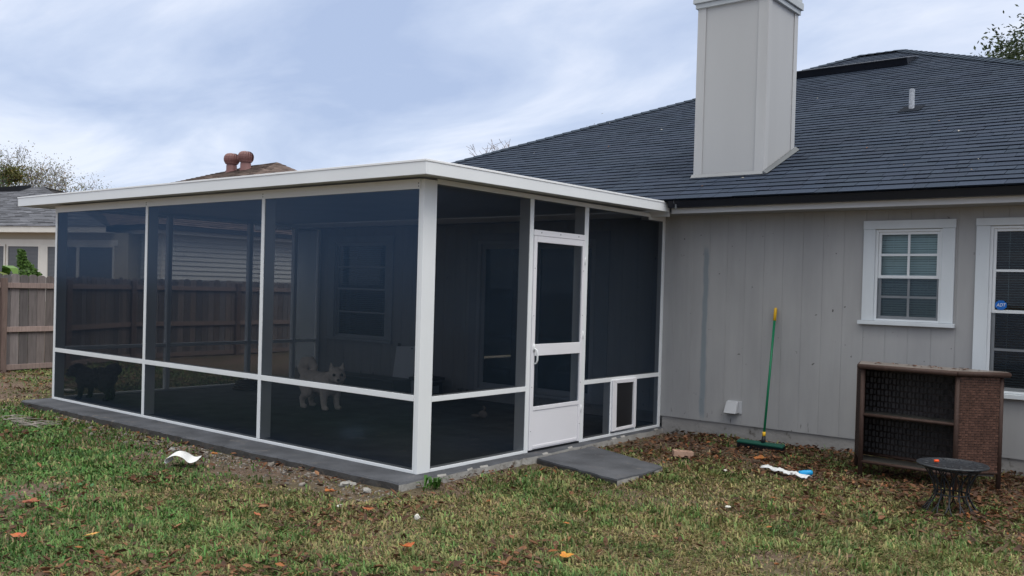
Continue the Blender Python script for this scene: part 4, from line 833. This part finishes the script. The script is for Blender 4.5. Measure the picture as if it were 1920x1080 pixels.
# ------------------------------------------------------------------ neighbour's house
NH = thing('neighbour_house', 'cream and grey neighbouring house beyond the wooden fence', 'house', (-26,12,-.1))
M_cream = mat('cream_wall',(.46,.42,.34),.8,.06,2); M_ntrim = mat('neighbour_trim',(.74,.71,.65),.6,.05); M_nwin = mat('neighbour_screened_window',(.115,.125,.14),.5,.12,3); M_dkroof = mat('neighbour_gutter',(.06,.06,.065),.5,.1)
M_lap = mat('lap_siding',(.72,.73,.72),.7,.05,2)
Ad, An = Vector((.9497,.3132,0)), Vector((.3132,-.9497,0)); Aw = Vector((-27.479,7.843,0)) - An*.4
def A_(u, z, o=0): return Aw + Ad*u + An*o + Vector((0,0,z))
def abox(u0,u1,z0,z1,o0,o1,nm,m,par=NH,bv=0):
    mb = MB(); mb.hexa([A_(u0,z0,o1),A_(u1,z0,o1),A_(u1,z0,o0),A_(u0,z0,o0),A_(u0,z1,o1),A_(u1,z1,o1),A_(u1,z1,o0),A_(u0,z1,o0)]); return part(nm, mb, m, par, bv)
abox(-9,5.0,-.3,3.02,-7,0,'wall',M_cream); abox(-9.4,4.45,3.0,3.2,.38,.42,'fascia_board',M_ntrim); abox(-9.4,4.45,3.0,3.02,0.001,.379,'soffit',M_ntrim)
abox(-8.5,4.6,2.60,2.78,.001,.03,'trim_band',M_ntrim)
for u0, u1 in ((-2.3,-.36),(-.17,1.21),(1.62,2.88),(3.0,4.4)):
    wo_ = abox(u0,u1,.7,2.598,.002,.02,'window',M_nwin)
    abox(u0-.06,u0-.001,.7,2.598,.002,.05,'frame',M_ntrim,wo_); abox(u1+.001,u1+.06,.7,2.598,.002,.05,'frame',M_ntrim,wo_); abox(u0,u1,2.54,2.597,.0205,.05,'frame',M_ntrim,wo_)
    mb = MB()
    for k in range(40):
        z = .75+k*.045; 
        if z < 2.52: mb.hexa([A_(u0+.05,z,.021),A_(u1-.05,z,.021),A_(u1-.05,z,.0205),A_(u0+.05,z,.0205),A_(u0+.05,z+.022,.027),A_(u1-.05,z+.022,.027),A_(u1-.05,z+.022,.0205),A_(u0+.05,z+.022,.0205)])
    part('blind', mb, mat('neighbour_blind',(.2,.21,.225),.6,.05), wo_, 0)
abox(1.27,1.56,.7,2.598,.002,.04,'trim_board',M_ntrim)
def shingle_face(nm, pts, up_, col, m=M_shingle, rows=.16, par=NH, seed=1):
    """stepped shingle rows on a triangular or four-sided roof plane given eave-left, eave-right, top-right, top-left"""
    a, b, c, d = [Vector(p) for p in pts]; mb = MB(); n = max(4, int(((d-a).length)/rows)); r = random.Random(seed)
    nm_ = (b-a).cross(d-a).normalized(); nm_ = nm_ if nm_.z > 0 else -nm_
    for k in range(n):
        s0, s1 = k/n, (k+1.12)/n; s1 = min(s1, 1); l0, r0, l1, r1 = a.lerp(d,s0), b.lerp(c,s0), a.lerp(d,s1), b.lerp(c,s1); w_ = max((r0-l0).length,.01); m2 = max(1,int(w_/.33))
        for i in range(m2):
            f0, f1 = i/m2, (i+1)/m2; t0 = .7+.5*r.random(); cc = tuple(v*t0 for v in col); p, q, e, f = l0.lerp(r0,f0), l0.lerp(r0,f1), l1.lerp(r1,f1), l1.lerp(r1,f0); th = nm_*(.012+.014*r.random())
            mb.face([p+th,q+th,e+nm_*.002,f+nm_*.002], cc); mb.face([p,q,q+th,p+th], (.03,.028,.028))
    return part(nm, mb, m, par, 0)
# roof of the cream wing: ridge runs away to the left
Ea, Eb = A_(-9.4,3.2,.45), A_(4.5,3.2,.45); Rr, Rl = Vector((-31.8,11.07,5.06)), Vector((-38.5,8.7,5.06)); Ec, Ed = A_(4.5,3.2,-7.4), A_(-9.4,3.2,-7.4)
shingle_face('roof', (Ea,Eb,Rr,Rl), 1, (.145,.15,.17), seed=2); shingle_face('roof', (Eb,Ec,Rr,Rr), 1, (.14,.135,.14), seed=3)
mb = MB(); mb.face([Ec,Ed,Rl,Rr],(.12,.12,.13)); mb.face([Ed,Ea,Rl],(.12,.12,.13)); part('roof', mb, M_shingle, NH, 0)
vb = MB(); v0, v1 = Vector((-33.6,10.25,4.93)), Vector((-32.3,10.72,5.0)); vb.hexa([v0+An*.4-Vector((0,0,.2)),v1+An*.4-Vector((0,0,.2)),v1+An*-.1-Vector((0,0,.1)),v0+An*-.1-Vector((0,0,.1)),v0+An*.45+Vector((0,0,.05)),v1+An*.45+Vector((0,0,.05)),v1+An*-.1+Vector((0,0,.14)),v0+An*-.1+Vector((0,0,.14))]); part('ridge_vent', vb, M_black, NH, 0)
# lap-sided wing with its corner towards us
lp = MB(); X1, Y1 = -21.78, 10.35
def lap(ax0, ax1, fixed, isx):
    z = -.3
    while z < 3.0:
        z1 = min(z+.155, 3.02); o = .05
        if isx: lp.face([(fixed+o,ax0,z),(fixed+o,ax1,z),(fixed+.003,ax1,z1),(fixed+.003,ax0,z1)]); lp.face([(fixed+.003,ax0,z),(fixed+.003,ax1,z),(fixed+o,ax1,z),(fixed+o,ax0,z)])
        else: lp.face([(ax0,fixed-o,z),(ax1,fixed-o,z),(ax1,fixed-.003,z1),(ax0,fixed-.003,z1)]); lp.face([(ax0,fixed-.003,z),(ax1,fixed-.003,z),(ax1,fixed-o,z),(ax0,fixed-o,z)])
        z = z1
lap(Y1, 25.5, X1, True); lap(-27, X1, Y1, False); lp.face([(X1,25.5,-.3),(-36,25.5,-.3),(-36,25.5,3),(X1,25.5,3)]); part('wall', lp, M_lap, NH, 0)
part('corner_trim', MB().box(X1-.1,X1+.035,Y1-.035,Y1+.1,-.3,3.02), M_ntrim, NH)
part('fascia_board', MB().box(X1+.36,X1+.40,9.96,26,3.0,3.12), M_ntrim, NH, 0); part('fascia_board', MB().box(-26.6,X1+.359,9.96,10.0,3.0,3.12), M_ntrim, NH, 0)
part('soffit', MB().box(-26.6,X1+.358,10.001,26,3.022,3.04), M_ntrim, NH, 0)
part('gutter', MB().box(X1+.401,X1+.52,9.84,26,3.121,3.27), M_dkroof, NH, 0); part('gutter', MB().box(-26.6,X1+.40,9.84,9.955,3.121,3.27), M_dkroof, NH, 0)
C0, C1, C3 = Vector((-21.25,9.84,3.27)), Vector((-21.3,26.2,3.2)), Vector((-33,8.2,3.2)); RA, RB = Vector((-26.34,18.06,6.56)), Vector((-27.96,18.06,6.53))
shingle_face('roof', (C0,C1,RA,RA), 1, (.17,.13,.115), rows=.2, seed=5); shingle_face('roof', (C3,C0,RA,RB), 1, (.165,.125,.11), rows=.2, seed=6)
mb = MB(); C2 = Vector((-36,26.2,3.2)); mb.face([C1,C2,RB,RA],(.14,.11,.1)); mb.face([C2,C3,RB],(.14,.11,.1)); part('roof', mb, M_shingle, NH, 0)
wo_ = part('window', MB().box(-24.36,-23.2,Y1-.04,Y1-.024,1.35,2.72), M_nwin, NH, 0)
fr = MB(); fr.box(-24.52,-24.362,Y1-.07,Y1-.024,1.2,2.86); fr.box(-23.198,-23.04,Y1-.07,Y1-.024,1.2,2.86); fr.box(-24.36,-23.2,Y1-.07,Y1-.024,2.722,2.86); fr.box(-24.36,-23.2,Y1-.07,Y1-.024,1.2,1.348); fr.box(-24.36,-23.2,Y1-.06,Y1-.041,1.98,2.06); part('frame', fr, M_ntrim, wo_, 0)
# turbine vents
def turbine(x, y, z, nm):
    mb = MB(); mb.lathe([(.24,z-.5),(.24,z+.06),(.215,z+.1),(.215,z+.30),(.2,z+.33),(.25,z+.36)], x, y, 20)
    o = part('turbine_vent', mb, mat('rust_vent',(.20,.10,.095),.5,.15,6), NH, 0, True)
    hd_ = MB(); n = 18
    for k in range(n):
        a0, a1 = 2*PI*k/n, 2*PI*(k+.82)/n; P0, P1 = [], []
        for i in range(8):
            ph = -1.0+2.45*i/7; rr_ = .33*math.cos(ph*.95)**.7 if abs(ph*.95) < 1.56 else .02; zz_ = z+.56+.25*math.sin(ph)
            tw_ = .25*i/7; P0.append((x+rr_*math.cos(a0+tw_), y+rr_*math.sin(a0+tw_), zz_)); P1.append((x+rr_*.9*math.cos(a1+tw_), y+rr_*.9*math.sin(a1+tw_), zz_))
        for i in range(7): hd_.face([P0[i],P1[i],P1[i+1],P0[i+1]])
    hd_.lathe([(.0,z+.34),(.26,z+.36),(.29,z+.55),(.22,z+.74),(.0,z+.76)], x, y, 18)
    part('turbine_head', hd_, mat('rust_vent',(.2,.1,.095)), o, 0)
turbine(-27.88,16.93,6.08,'a'); turbine(-27.1,17.07,6.13,'b')

# ------------------------------------------------------------------ trees
RMIN = .008
def branch(mb, p, d, ln, rad, depth, r, tips, spread, up_, nseg=4, sides=5):
    P = [p.copy()]; R_ = [rad]; q = p.copy(); dd = d.normalized()
    for i in range(nseg):
        dd = (dd + Vector((r.gauss(0,.13), r.gauss(0,.13), r.gauss(0,.10)+up_))).normalized(); q = q + dd*ln/nseg; P.append(q.copy()); R_.append(rad*(1-.45*(i+1)/nseg))
    mb.tube(P, [max(v, RMIN) for v in R_], sides if depth > 1 else 3, caps=False)
    if depth <= 0: tips.append((q.copy(), dd.copy())); return
    nb = r.choice((2,3,3)) if depth > 1 else r.choice((3,4))
    for k in range(nb):
        i = r.randint(max(1,nseg-2), nseg) if k else nseg
        ax = Vector((r.gauss(0,1), r.gauss(0,1), r.gauss(0,.6))); nd = (dd + ax.normalized()*spread*r.uniform(.5,1.1)).normalized(); branch(mb, P[i], nd, ln*r.uniform(.62,.82), R_[i]*.66, depth-1, r, tips, spread, up_, nseg, sides)
    if depth <= 3: tips.append((P[-1].copy(), dd.copy()))
def leaf_quads(mb, pts, n, spread, size, cols, r):
    for _ in range(n):
        c, _d = r.choice(pts); q = c + Vector((r.gauss(0,spread), r.gauss(0,spread), r.gauss(0,spread*.8))); a = Vector((r.gauss(0,1),r.gauss(0,1),r.gauss(0,.7))).normalized(); b = a.orthogonal().normalized(); b = (b*math.cos(1)+a.cross(b)*math.sin(r.uniform(0,3))).normalized(); s = size*r.uniform(.6,1.3); t0 = r.uniform(.7,1.3); cc = r.choice(cols); mb.face([q-a*s, q+b*s*.42, q+a*s, q-b*s*.42], tuple(v*t0 for v in cc))
def tree(name, label, loc, h, rad, depth, spread, up_, seed, leaf_n, lspread, lsize, cols, bark, lean=(0,0), nmain=4, l0=.3, lfrac=None, ell=None):
    r = random.Random(seed); t = thing(name, label, 'tree', loc); mb = MB(); tips = []; p = Vector(loc); top = p + Vector((lean[0],lean[1],h*l0))
    mb.tube([p-Vector((0,0,.3)), p.lerp(top,.5)+Vector((.05,0,0)), top], [rad*1.2,rad,rad*.85], 9)
    for k in range(nmain):
        a = 2*PI*k/nmain+r.uniform(-.4,.4); branch(mb, top - Vector((0,0,r.uniform(0,h*.06))), Vector((math.cos(a)*spread*1.1,math.sin(a)*spread*1.1,1)), h*(1-l0)*.38, rad*.55, depth, r, tips, spread, up_)
    mb.build('trunk', bark, t, True)
    if ell:
        (ex_,ey_,ez_), (ra,rb,rc), nc = ell; tips = []
        for _ in range(nc):
            d = Vector((r.gauss(0,1),r.gauss(0,1),r.gauss(0,1))).normalized()*r.random()**.4; tips.append((Vector((loc[0]+ex_+d.x*ra, loc[1]+ey_+d.y*rb, ez_+d.z*rc)), d))
    if leaf_n:
        lb = MB(); pts = tips if lfrac is None else [q for q in tips if r.random() < lfrac]; leaf_quads(lb, pts, leaf_n, lspread, lsize, cols, r); lb.build('crown', M_tleaf, t)
    return t, tips
M_bk2 = mat('pale_bark',(.30,.25,.235),.9,.2,4); M_bk1 = mat('grey_bark',(.17,.155,.15),.9,.2,4)
G1 = [(.11,.13,.045),(.14,.14,.05),(.20,.17,.06),(.24,.15,.06)]
t1, tips1 = tree('bare_tree', 'mostly bare spreading tree with a ball of mistletoe at the left edge', (-41.6,14.6,0), 7.3, .26, 5, .74, .06, 3, 14000, .30, .05, G1, M_bk1, nmain=11, l0=.28, lfrac=.5)
mt_ = MB(); r = random.Random(5); leaf_quads(mt_, [(Vector((-40.9,13.6,6.35)),None)], 1500, .26, .08, [(.10,.11,.03),(.13,.12,.035)], r); mt_.build('foliage', M_tleaf, t1)
tree('bare_tree', 'bare pale-twigged tree showing above the roof slope behind the patio roof', (-15.9,21.8,0), 6.7, .16, 6, .85, .015, 17, 0, 0, 0, [], M_bk2, nmain=10, l0=.3)
G2 = [(.035,.055,.022),(.05,.075,.03),(.07,.10,.045),(.045,.06,.03)]
tree('oak_tree', 'dense green live oak rising behind the right end of the house roof', (2.3,30.0,0), 11.5, .45, 3, .7, .02, 11, 60000, .36, .08, G2, M_bk1, nmain=6, l0=.35, ell=((-.3,0,8.7),(4.4,4.4,3.0),330))
tree('evergreen_tree', 'dark green bushy tree at the left edge behind the bare tree', (-38.9,10.6,0), 6.1, .2, 3, .5, .05, 23, 14000, .45, .07, [(.03,.06,.02),(.045,.075,.025)], M_bk1, nmain=5, l0=.3)
# climbing vine and broad leaves behind the fence
def leafy(name, label, cat, loc, shape, n, size, cols, seed):
    r = random.Random(seed); t = thing(name, label, cat, loc); mb = MB(); st_ = MB(); b = Vector(loc); st_.tube([b, b+Vector((.02,.05,shape[-1][1]*.5)), b+Vector((0,-.05,shape[-1][1]*.95))], [.04,.03,.01], 6); st_.build('stem', M_bark, t, True)
    for _ in range(n):
        i = r.randrange(len(shape)-1); u_ = r.random(); z = shape[i][1]+(shape[i+1][1]-shape[i][1])*u_; rr_ = shape[i][0]+(shape[i+1][0]-shape[i][0])*u_; off = shape[i][2]+(shape[i+1][2]-shape[i][2])*u_
        a = r.uniform(0,2*PI); q = r.random()**.5*rr_; p = b+Vector((math.cos(a)*q*.6, off+math.sin(a)*q, z)); n_ = Vector((r.gauss(.5,.5),r.gauss(-.4,.5),r.gauss(.4,.5))).normalized(); d = n_.orthogonal().normalized(); e = n_.cross(d); th = r.uniform(0,6.3); d, e = d*math.cos(th)+e*math.sin(th), e*math.cos(th)-d*math.sin(th); s = size*r.uniform(.6,1.2); t0 = r.uniform(.7,1.25); c = r.choice(cols); mb.face([p-d*s, p-d*s*.2+e*s*.6, p+d*s, p-d*s*.2-e*s*.6], tuple(v*t0 for v in c))
    mb.build('foliage', M_tleaf, t); return t
leafy('climbing_vine', 'bright green leafy vine rising above the fence before the neighbour window', 'vine', (-14.6,3.15,-.1), [(.30,.3,0),(.33,1.2,0),(.26,1.62,.06),(.17,1.8,.0),(.09,1.95,-.1),(.05,2.17,-.13)], 2200, .05, [(.09,.17,.035),(.11,.20,.045),(.055,.11,.022)], 3)
bl = thing('broad_leaf_plant', 'broad-leaved green plant peeking over the fence at far left', 'plant', (-13.9,2.2,-.1)); r = random.Random(4); mb = MB()
for k in range(16):
    a = r.uniform(0,2*PI); p0 = Vector((-13.9+r.uniform(-.1,.1),2.2+r.uniform(-.2,.2),.1)); h = r.uniform(1.25,1.75); l = r.uniform(.4,.8); d = Vector((math.cos(a),math.sin(a),0)); s = Vector((-d.y,d.x,0)); w_ = r.uniform(.06,.11); c = (.11*r.uniform(.8,1.2),.19*r.uniform(.8,1.2),.04); q = [p0+Vector((0,0,h*.7)), p0+d*l*.35+Vector((0,0,h)), p0+d*l*.75+Vector((0,0,h*.97)), p0+d*l+Vector((0,0,h*.82))]; ww = [w_*.25,w_,w_*.8,.005]
    for i in range(3): mb.face([q[i]-s*ww[i],q[i]+s*ww[i],q[i+1]+s*ww[i+1],q[i+1]-s*ww[i+1]], c)
    mb.tube([p0, q[0]], [.02,.012], 5, col=c)
mb.build('leaves', M_tleaf, bl, True)

# ------------------------------------------------------------------ grass, leaf litter, rubble
def off_slab(x, y):
    s = (x < .14) & (x > -6.6) & (y > -.36)
    p = (x > .05) & (x < 1.2) & (y > 1.46-(x-.1)*.255) & (y < 2.42-(x-.1)*.41)
    hs = (y > 3.97) & (x > -.1) ; hs2 = (y > 4.15) & (x > -7.1) & (x < 0)
    return ~(s | p | hs | hs2)
def bare(x, y):
    n1 = vnoise(x,y,.55,11); n2 = vnoise(x,y,.22,12); n3 = vnoise(x,y,1.6,13)
    dsl = np.where((x < .2) & (x > -6.8), -.36-y, 9.); b1 = sstep(1.25,.15,dsl)*(.75+.5*sstep(-4.5,-1.5,x))
    dr = np.where((y > -.4) & (y < 1.5), x-.12, 9.); b1 = np.maximum(b1, sstep(.55,.05,dr)*.95)
    b2 = sstep(1.9,3.1,y)*sstep(.0,.3,x)*(.86-.22*sstep(1.5,2.6,x)); b4 = .75*np.exp(-(((x-1.45)/.55)**2+((y-.95)/.3)**2)); b5 = sstep(-7,-9.5,x)*.25
    b3 = sstep(.60,.8,n3)*.25 + sstep(.64,.82,n1)*.4
    return np.clip(np.maximum.reduce([b1, b2, b3, b4, b5]) + (n1-.5)*.6 + (n2-.5)*.4, 0, 1)
def sample(n, near=4.6, far=24, wpow=1.35, pad=120):
    X, Y = [], []; tot = 0
    while tot < n:
        m = 400000; x = RNG.uniform(-13,7,m); y = RNG.uniform(-6.5,4.15,m); P = np.stack([x,y,gz(x,y)],1); px, py, z = np_proj(P)
        k = (px > -pad) & (px < 1920+pad) & (py < 1080+pad*1.6) & (z < far) & off_slab(x,y) & (RNG.random(m) < np.minimum(1,(5.2/np.maximum(z,1))**wpow)); X.append(x[k]); Y.append(y[k]); tot += k.sum()
    return np.concatenate(X)[:n], np.concatenate(Y)[:n]
def blades(n, name):
    x, y = sample(int(n*1.9)); b = bare(x,y); k = RNG.random(len(x)) > b*.97; x, y, b = x[k][:n], y[k][:n], b[k][:n]; n = len(x); z = gz(x,y)
    dist = np.hypot(x-CAM.x, y-CAM.y); r_ = x*.779+y*.627
    clump = vnoise(x,y,.14,21); lush = sstep(-.7,-2.6,r_)*sstep(.3,-.9,y+.25)
    pat = sstep(.30,.70,.30*vnoise(x,y,.34,22)+.42*vnoise(x,y,.13,26)+.28*vnoise(x,y,1.0,24)+.14*lush)
    keep = RNG.random(n) < .72+.28*pat; ln = RNG.uniform(.024,.060,n)*(.7+.6*clump)*np.where(keep,1,.5); straw = RNG.random(n) < (.52-.38*pat)
    el = np.radians(RNG.uniform(8,52,n)); el = np.where(straw, el*.45, el); tuft = (RNG.random(n) < .10) & (pat > .5) & (vnoise(x,y,.3,51) > .55); el = np.where(tuft, np.radians(62), el); ln = np.where(tuft, ln*1.35, ln)
    h = ln*np.sin(el); lean = ln*np.cos(el); az = RNG.uniform(0,2*PI,n)*.8 + vnoise(x,y,.25,23)*4
    wd = (.0030+.0026*RNG.random(n))*np.clip(dist/5.5,1,2.2)
    dxx, dyy = np.cos(az), np.sin(az); sx, sy = -dyy, dxx
    V = np.empty((n,5,3)); z0 = z-.006
    V[:,0] = np.stack([x-sx*wd,y-sy*wd,z0],1); V[:,1] = np.stack([x+sx*wd,y+sy*wd,z0],1)
    mx, my, mz = x+dxx*lean*.42, y+dyy*lean*.42, z+h*.85; V[:,2] = np.stack([mx+sx*wd*.85,my+sy*wd*.85,mz],1); V[:,3] = np.stack([mx-sx*wd*.85,my-sy*wd*.85,mz],1); V[:,4] = np.stack([x+dxx*lean,y+dyy*lean,z+h],1)
    g = np.clip(.30+.42*pat+lush*.25-.14*sstep(-.5,2.5,r_)+RNG.normal(0,.30,n),0,1)[:,None]; C1 = np.array([.285,.245,.105]); C2_ = np.array([.088,.205,.050]); C = C1*(1-g)+C2_*g
    C = np.where((straw)[:,None], np.array([.40,.29,.16])*RNG.uniform(.4,1.15,(n,1)), C*RNG.uniform(.45,1.35,(n,1))*(.65+.7*vnoise(x,y,.11,29))[:,None])
    i = np.arange(n)*5; Q = np.stack([i,i+1,i+2,i+3],1); T = np.stack([i+3,i+2,i+4],1)
    return np_mesh(name, V.reshape(-1,3), [Q,T], M_grass, np.repeat(C,5,0))
go2 = blades(NBLADES, 'lawn_grass'); struct(go2, 'stuff', 'short patchy lawn of green and straw-coloured grass', 'grass')
def litter(n, name):
    x, y = sample(n*8, wpow=1.2); p = .022 + .85*sstep(2.0,3.0,y)*sstep(.1,.4,x)*sstep(4.6,2.2,x) + .6*sstep(2.6,3.8,x)*sstep(.8,2.6,y) + .13*sstep(.7,.1,-.36-y)*(x < .2) + .28*sstep(.55,.78,vnoise(x,y,.7,31)) + .10*sstep(-.5,-2,x*.779+y*.627)*sstep(-1.8,-2.8,y)
    k = RNG.random(len(x)) < p; x, y = x[k][:n], y[k][:n]; n = len(x); z = gz(x,y)+.012+RNG.random(n)*.024; s = .009+.028*RNG.random(n)**1.5; az = RNG.uniform(0,2*PI,n); cu_ = RNG.uniform(.2,1.1,n)
    c, sn = np.cos(az), np.sin(az); L2 = np.array([[-1,0],[-.3,.48],[.35,.42],[1,0],[.35,-.42],[-.3,-.48],[0,0]]); V = np.empty((n,7,3)); tilt = RNG.normal(0,.34,(n,2))
    for i_, (u_, v_) in enumerate(L2):
        a, b = u_*s, v_*s*RNG.uniform(.7,1.1,n); V[:,i_,0] = x+a*c-b*sn; V[:,i_,1] = y+a*sn+b*c; V[:,i_,2] = z+cu_*(abs(v_)*.8+abs(u_)*.25)*s + tilt[:,0]*a + tilt[:,1]*b
    i = np.arange(n)*7; T = np.concatenate([np.stack([i+6,i+a,i+(a+1)%6],1) for a in range(6)])
    pal = np.array([[.13,.065,.038],[.20,.095,.05],[.27,.13,.07],[.09,.05,.035],[.33,.17,.09],[.16,.105,.07],[.36,.14,.055]]); C = pal[RNG.choice(7,n,p=[.26,.18,.11,.22,.07,.13,.03])]*RNG.uniform(.5,1.0,(n,1))
    return np_mesh(name, V.reshape(-1,3), [T], M_leaf, np.repeat(C,7,0))
struct(litter(13000, 'leaf_litter'), 'stuff', 'brown dry leaves scattered through the lawn', 'leaf litter')
def clover(n, name):
    x, y = sample(n*6); r_ = x*.779+y*.627; k = RNG.random(len(x)) < sstep(-2.2,-3.4,r_)*sstep(-1.2,-2.0,y)*sstep(.35,.6,vnoise(x,y,.6,41)); x, y = x[k][:n], y[k][:n]; n = len(x); z = gz(x,y)+RNG.uniform(.02,.055,n); s = RNG.uniform(.008,.017,n); az = RNG.uniform(0,6.28,n); V = np.empty((n,6,3)); tl = RNG.normal(0,.35,(n,2))
    for i_ in range(6):
        a, b = s*math.cos(i_*PI/3), s*math.sin(i_*PI/3)*.8; V[:,i_,0] = x+a*np.cos(az)-b*np.sin(az); V[:,i_,1] = y+a*np.sin(az)+b*np.cos(az); V[:,i_,2] = z+tl[:,0]*a+tl[:,1]*b
    F_ = (np.arange(n)*6)[:,None]+np.arange(6)[None]; C = np.array([.055,.16,.06])*RNG.uniform(.6,1.4,(n,1))*np.array([1,1,1.0])
    return np_mesh(name, V.reshape(-1,3), [F_], M_tleaf, np.repeat(C,6,0))
struct(clover(3800, 'clover_patch'), 'stuff', 'low green clover in the left foreground', 'ground cover')
def rubble(n, name):
    x = RNG.uniform(-6.4,.4,n*3); y = -.38-np.abs(RNG.normal(0,.22,n*3)); k = off_slab(x,y); x, y = x[k][:n], y[k][:n]; n = len(x); s = RNG.uniform(.004,.013,n)*(1+1.2*(RNG.random(n) < .06)); z = gz(x,y)
    B = np.array([[-1,-.7,0],[1,-.8,0],[.8,.8,0],[-.7,.9,0],[-.6,-.5,.9],[.5,-.6,.8],[.6,.4,1],[-.5,.5,.8]]); az = RNG.uniform(0,6.28,n); V = np.empty((n,8,3))
    for i_ in range(8):
        q = B[i_]+RNG.normal(0,.18,(n,3)); V[:,i_,0] = x+(q[:,0]*np.cos(az)-q[:,1]*np.sin(az))*s; V[:,i_,1] = y+(q[:,0]*np.sin(az)+q[:,1]*np.cos(az))*s; V[:,i_,2] = z-.002+q[:,2]*s
    i = np.arange(n)*8; Q = np.concatenate([np.stack([i+a for a in f],1) for f in ((0,3,2,1),(4,5,6,7),(0,1,5,4),(1,2,6,5),(2,3,7,6),(3,0,4,7))]); C = np.array([.24,.215,.19])*RNG.uniform(.4,1.3,(n,1)); 
    return np_mesh(name, V.reshape(-1,3), [Q], mat('rubble_chips',(.3,.3,.3),.9,.15,20,attr=True), np.repeat(C,8,0))
struct(rubble(1500, 'rubble_chips'), 'stuff', 'small concrete chips along the slab edge', 'rubble')
def bits(n, name):       # leaf crumbs on the roof and on the bar top
    mb = MB(); r = random.Random(77)
    for _ in range(n):
        x, v = r.uniform(-4,4.5), r.uniform(.3,5.5); p = Vector(rp(x,v,.02)); a = r.uniform(0,6.3); s = r.uniform(.012,.03); d = Vector((math.cos(a),math.sin(a)/SC,math.sin(a)*SLP/SC)); e = nn.cross(d); mb.face([p-d*s,p+e*s*.5+nn*.008,p+d*s,p-e*s*.5+nn*.008], r.choice([(.45,.42,.36),(.3,.2,.12),(.5,.48,.45),(.22,.1,.05)]))
    for _ in range(26):
        x = r.uniform(2.62,3.5); y = r.uniform(3.11,3.32); a = r.uniform(0,6.3); s = r.uniform(.012,.03); p = Vector((x,y,.962)); d = Vector((math.cos(a),math.sin(a),0)); e = Vector((-d.y,d.x,0)); mb.face([p-d*s,p+e*s*.5+Vector((0,0,.008)),p+d*s+Vector((0,0,.006)),p-e*s*.5+Vector((0,0,.008))], r.choice([(.16,.06,.03),(.25,.12,.06),(.1,.05,.03)]))
    return mb.build(name, M_leaf)
struct(bits(20, 'leaf_crumbs'), 'stuff', 'leaf crumbs blown onto the roof and the bar top', 'leaf litter')
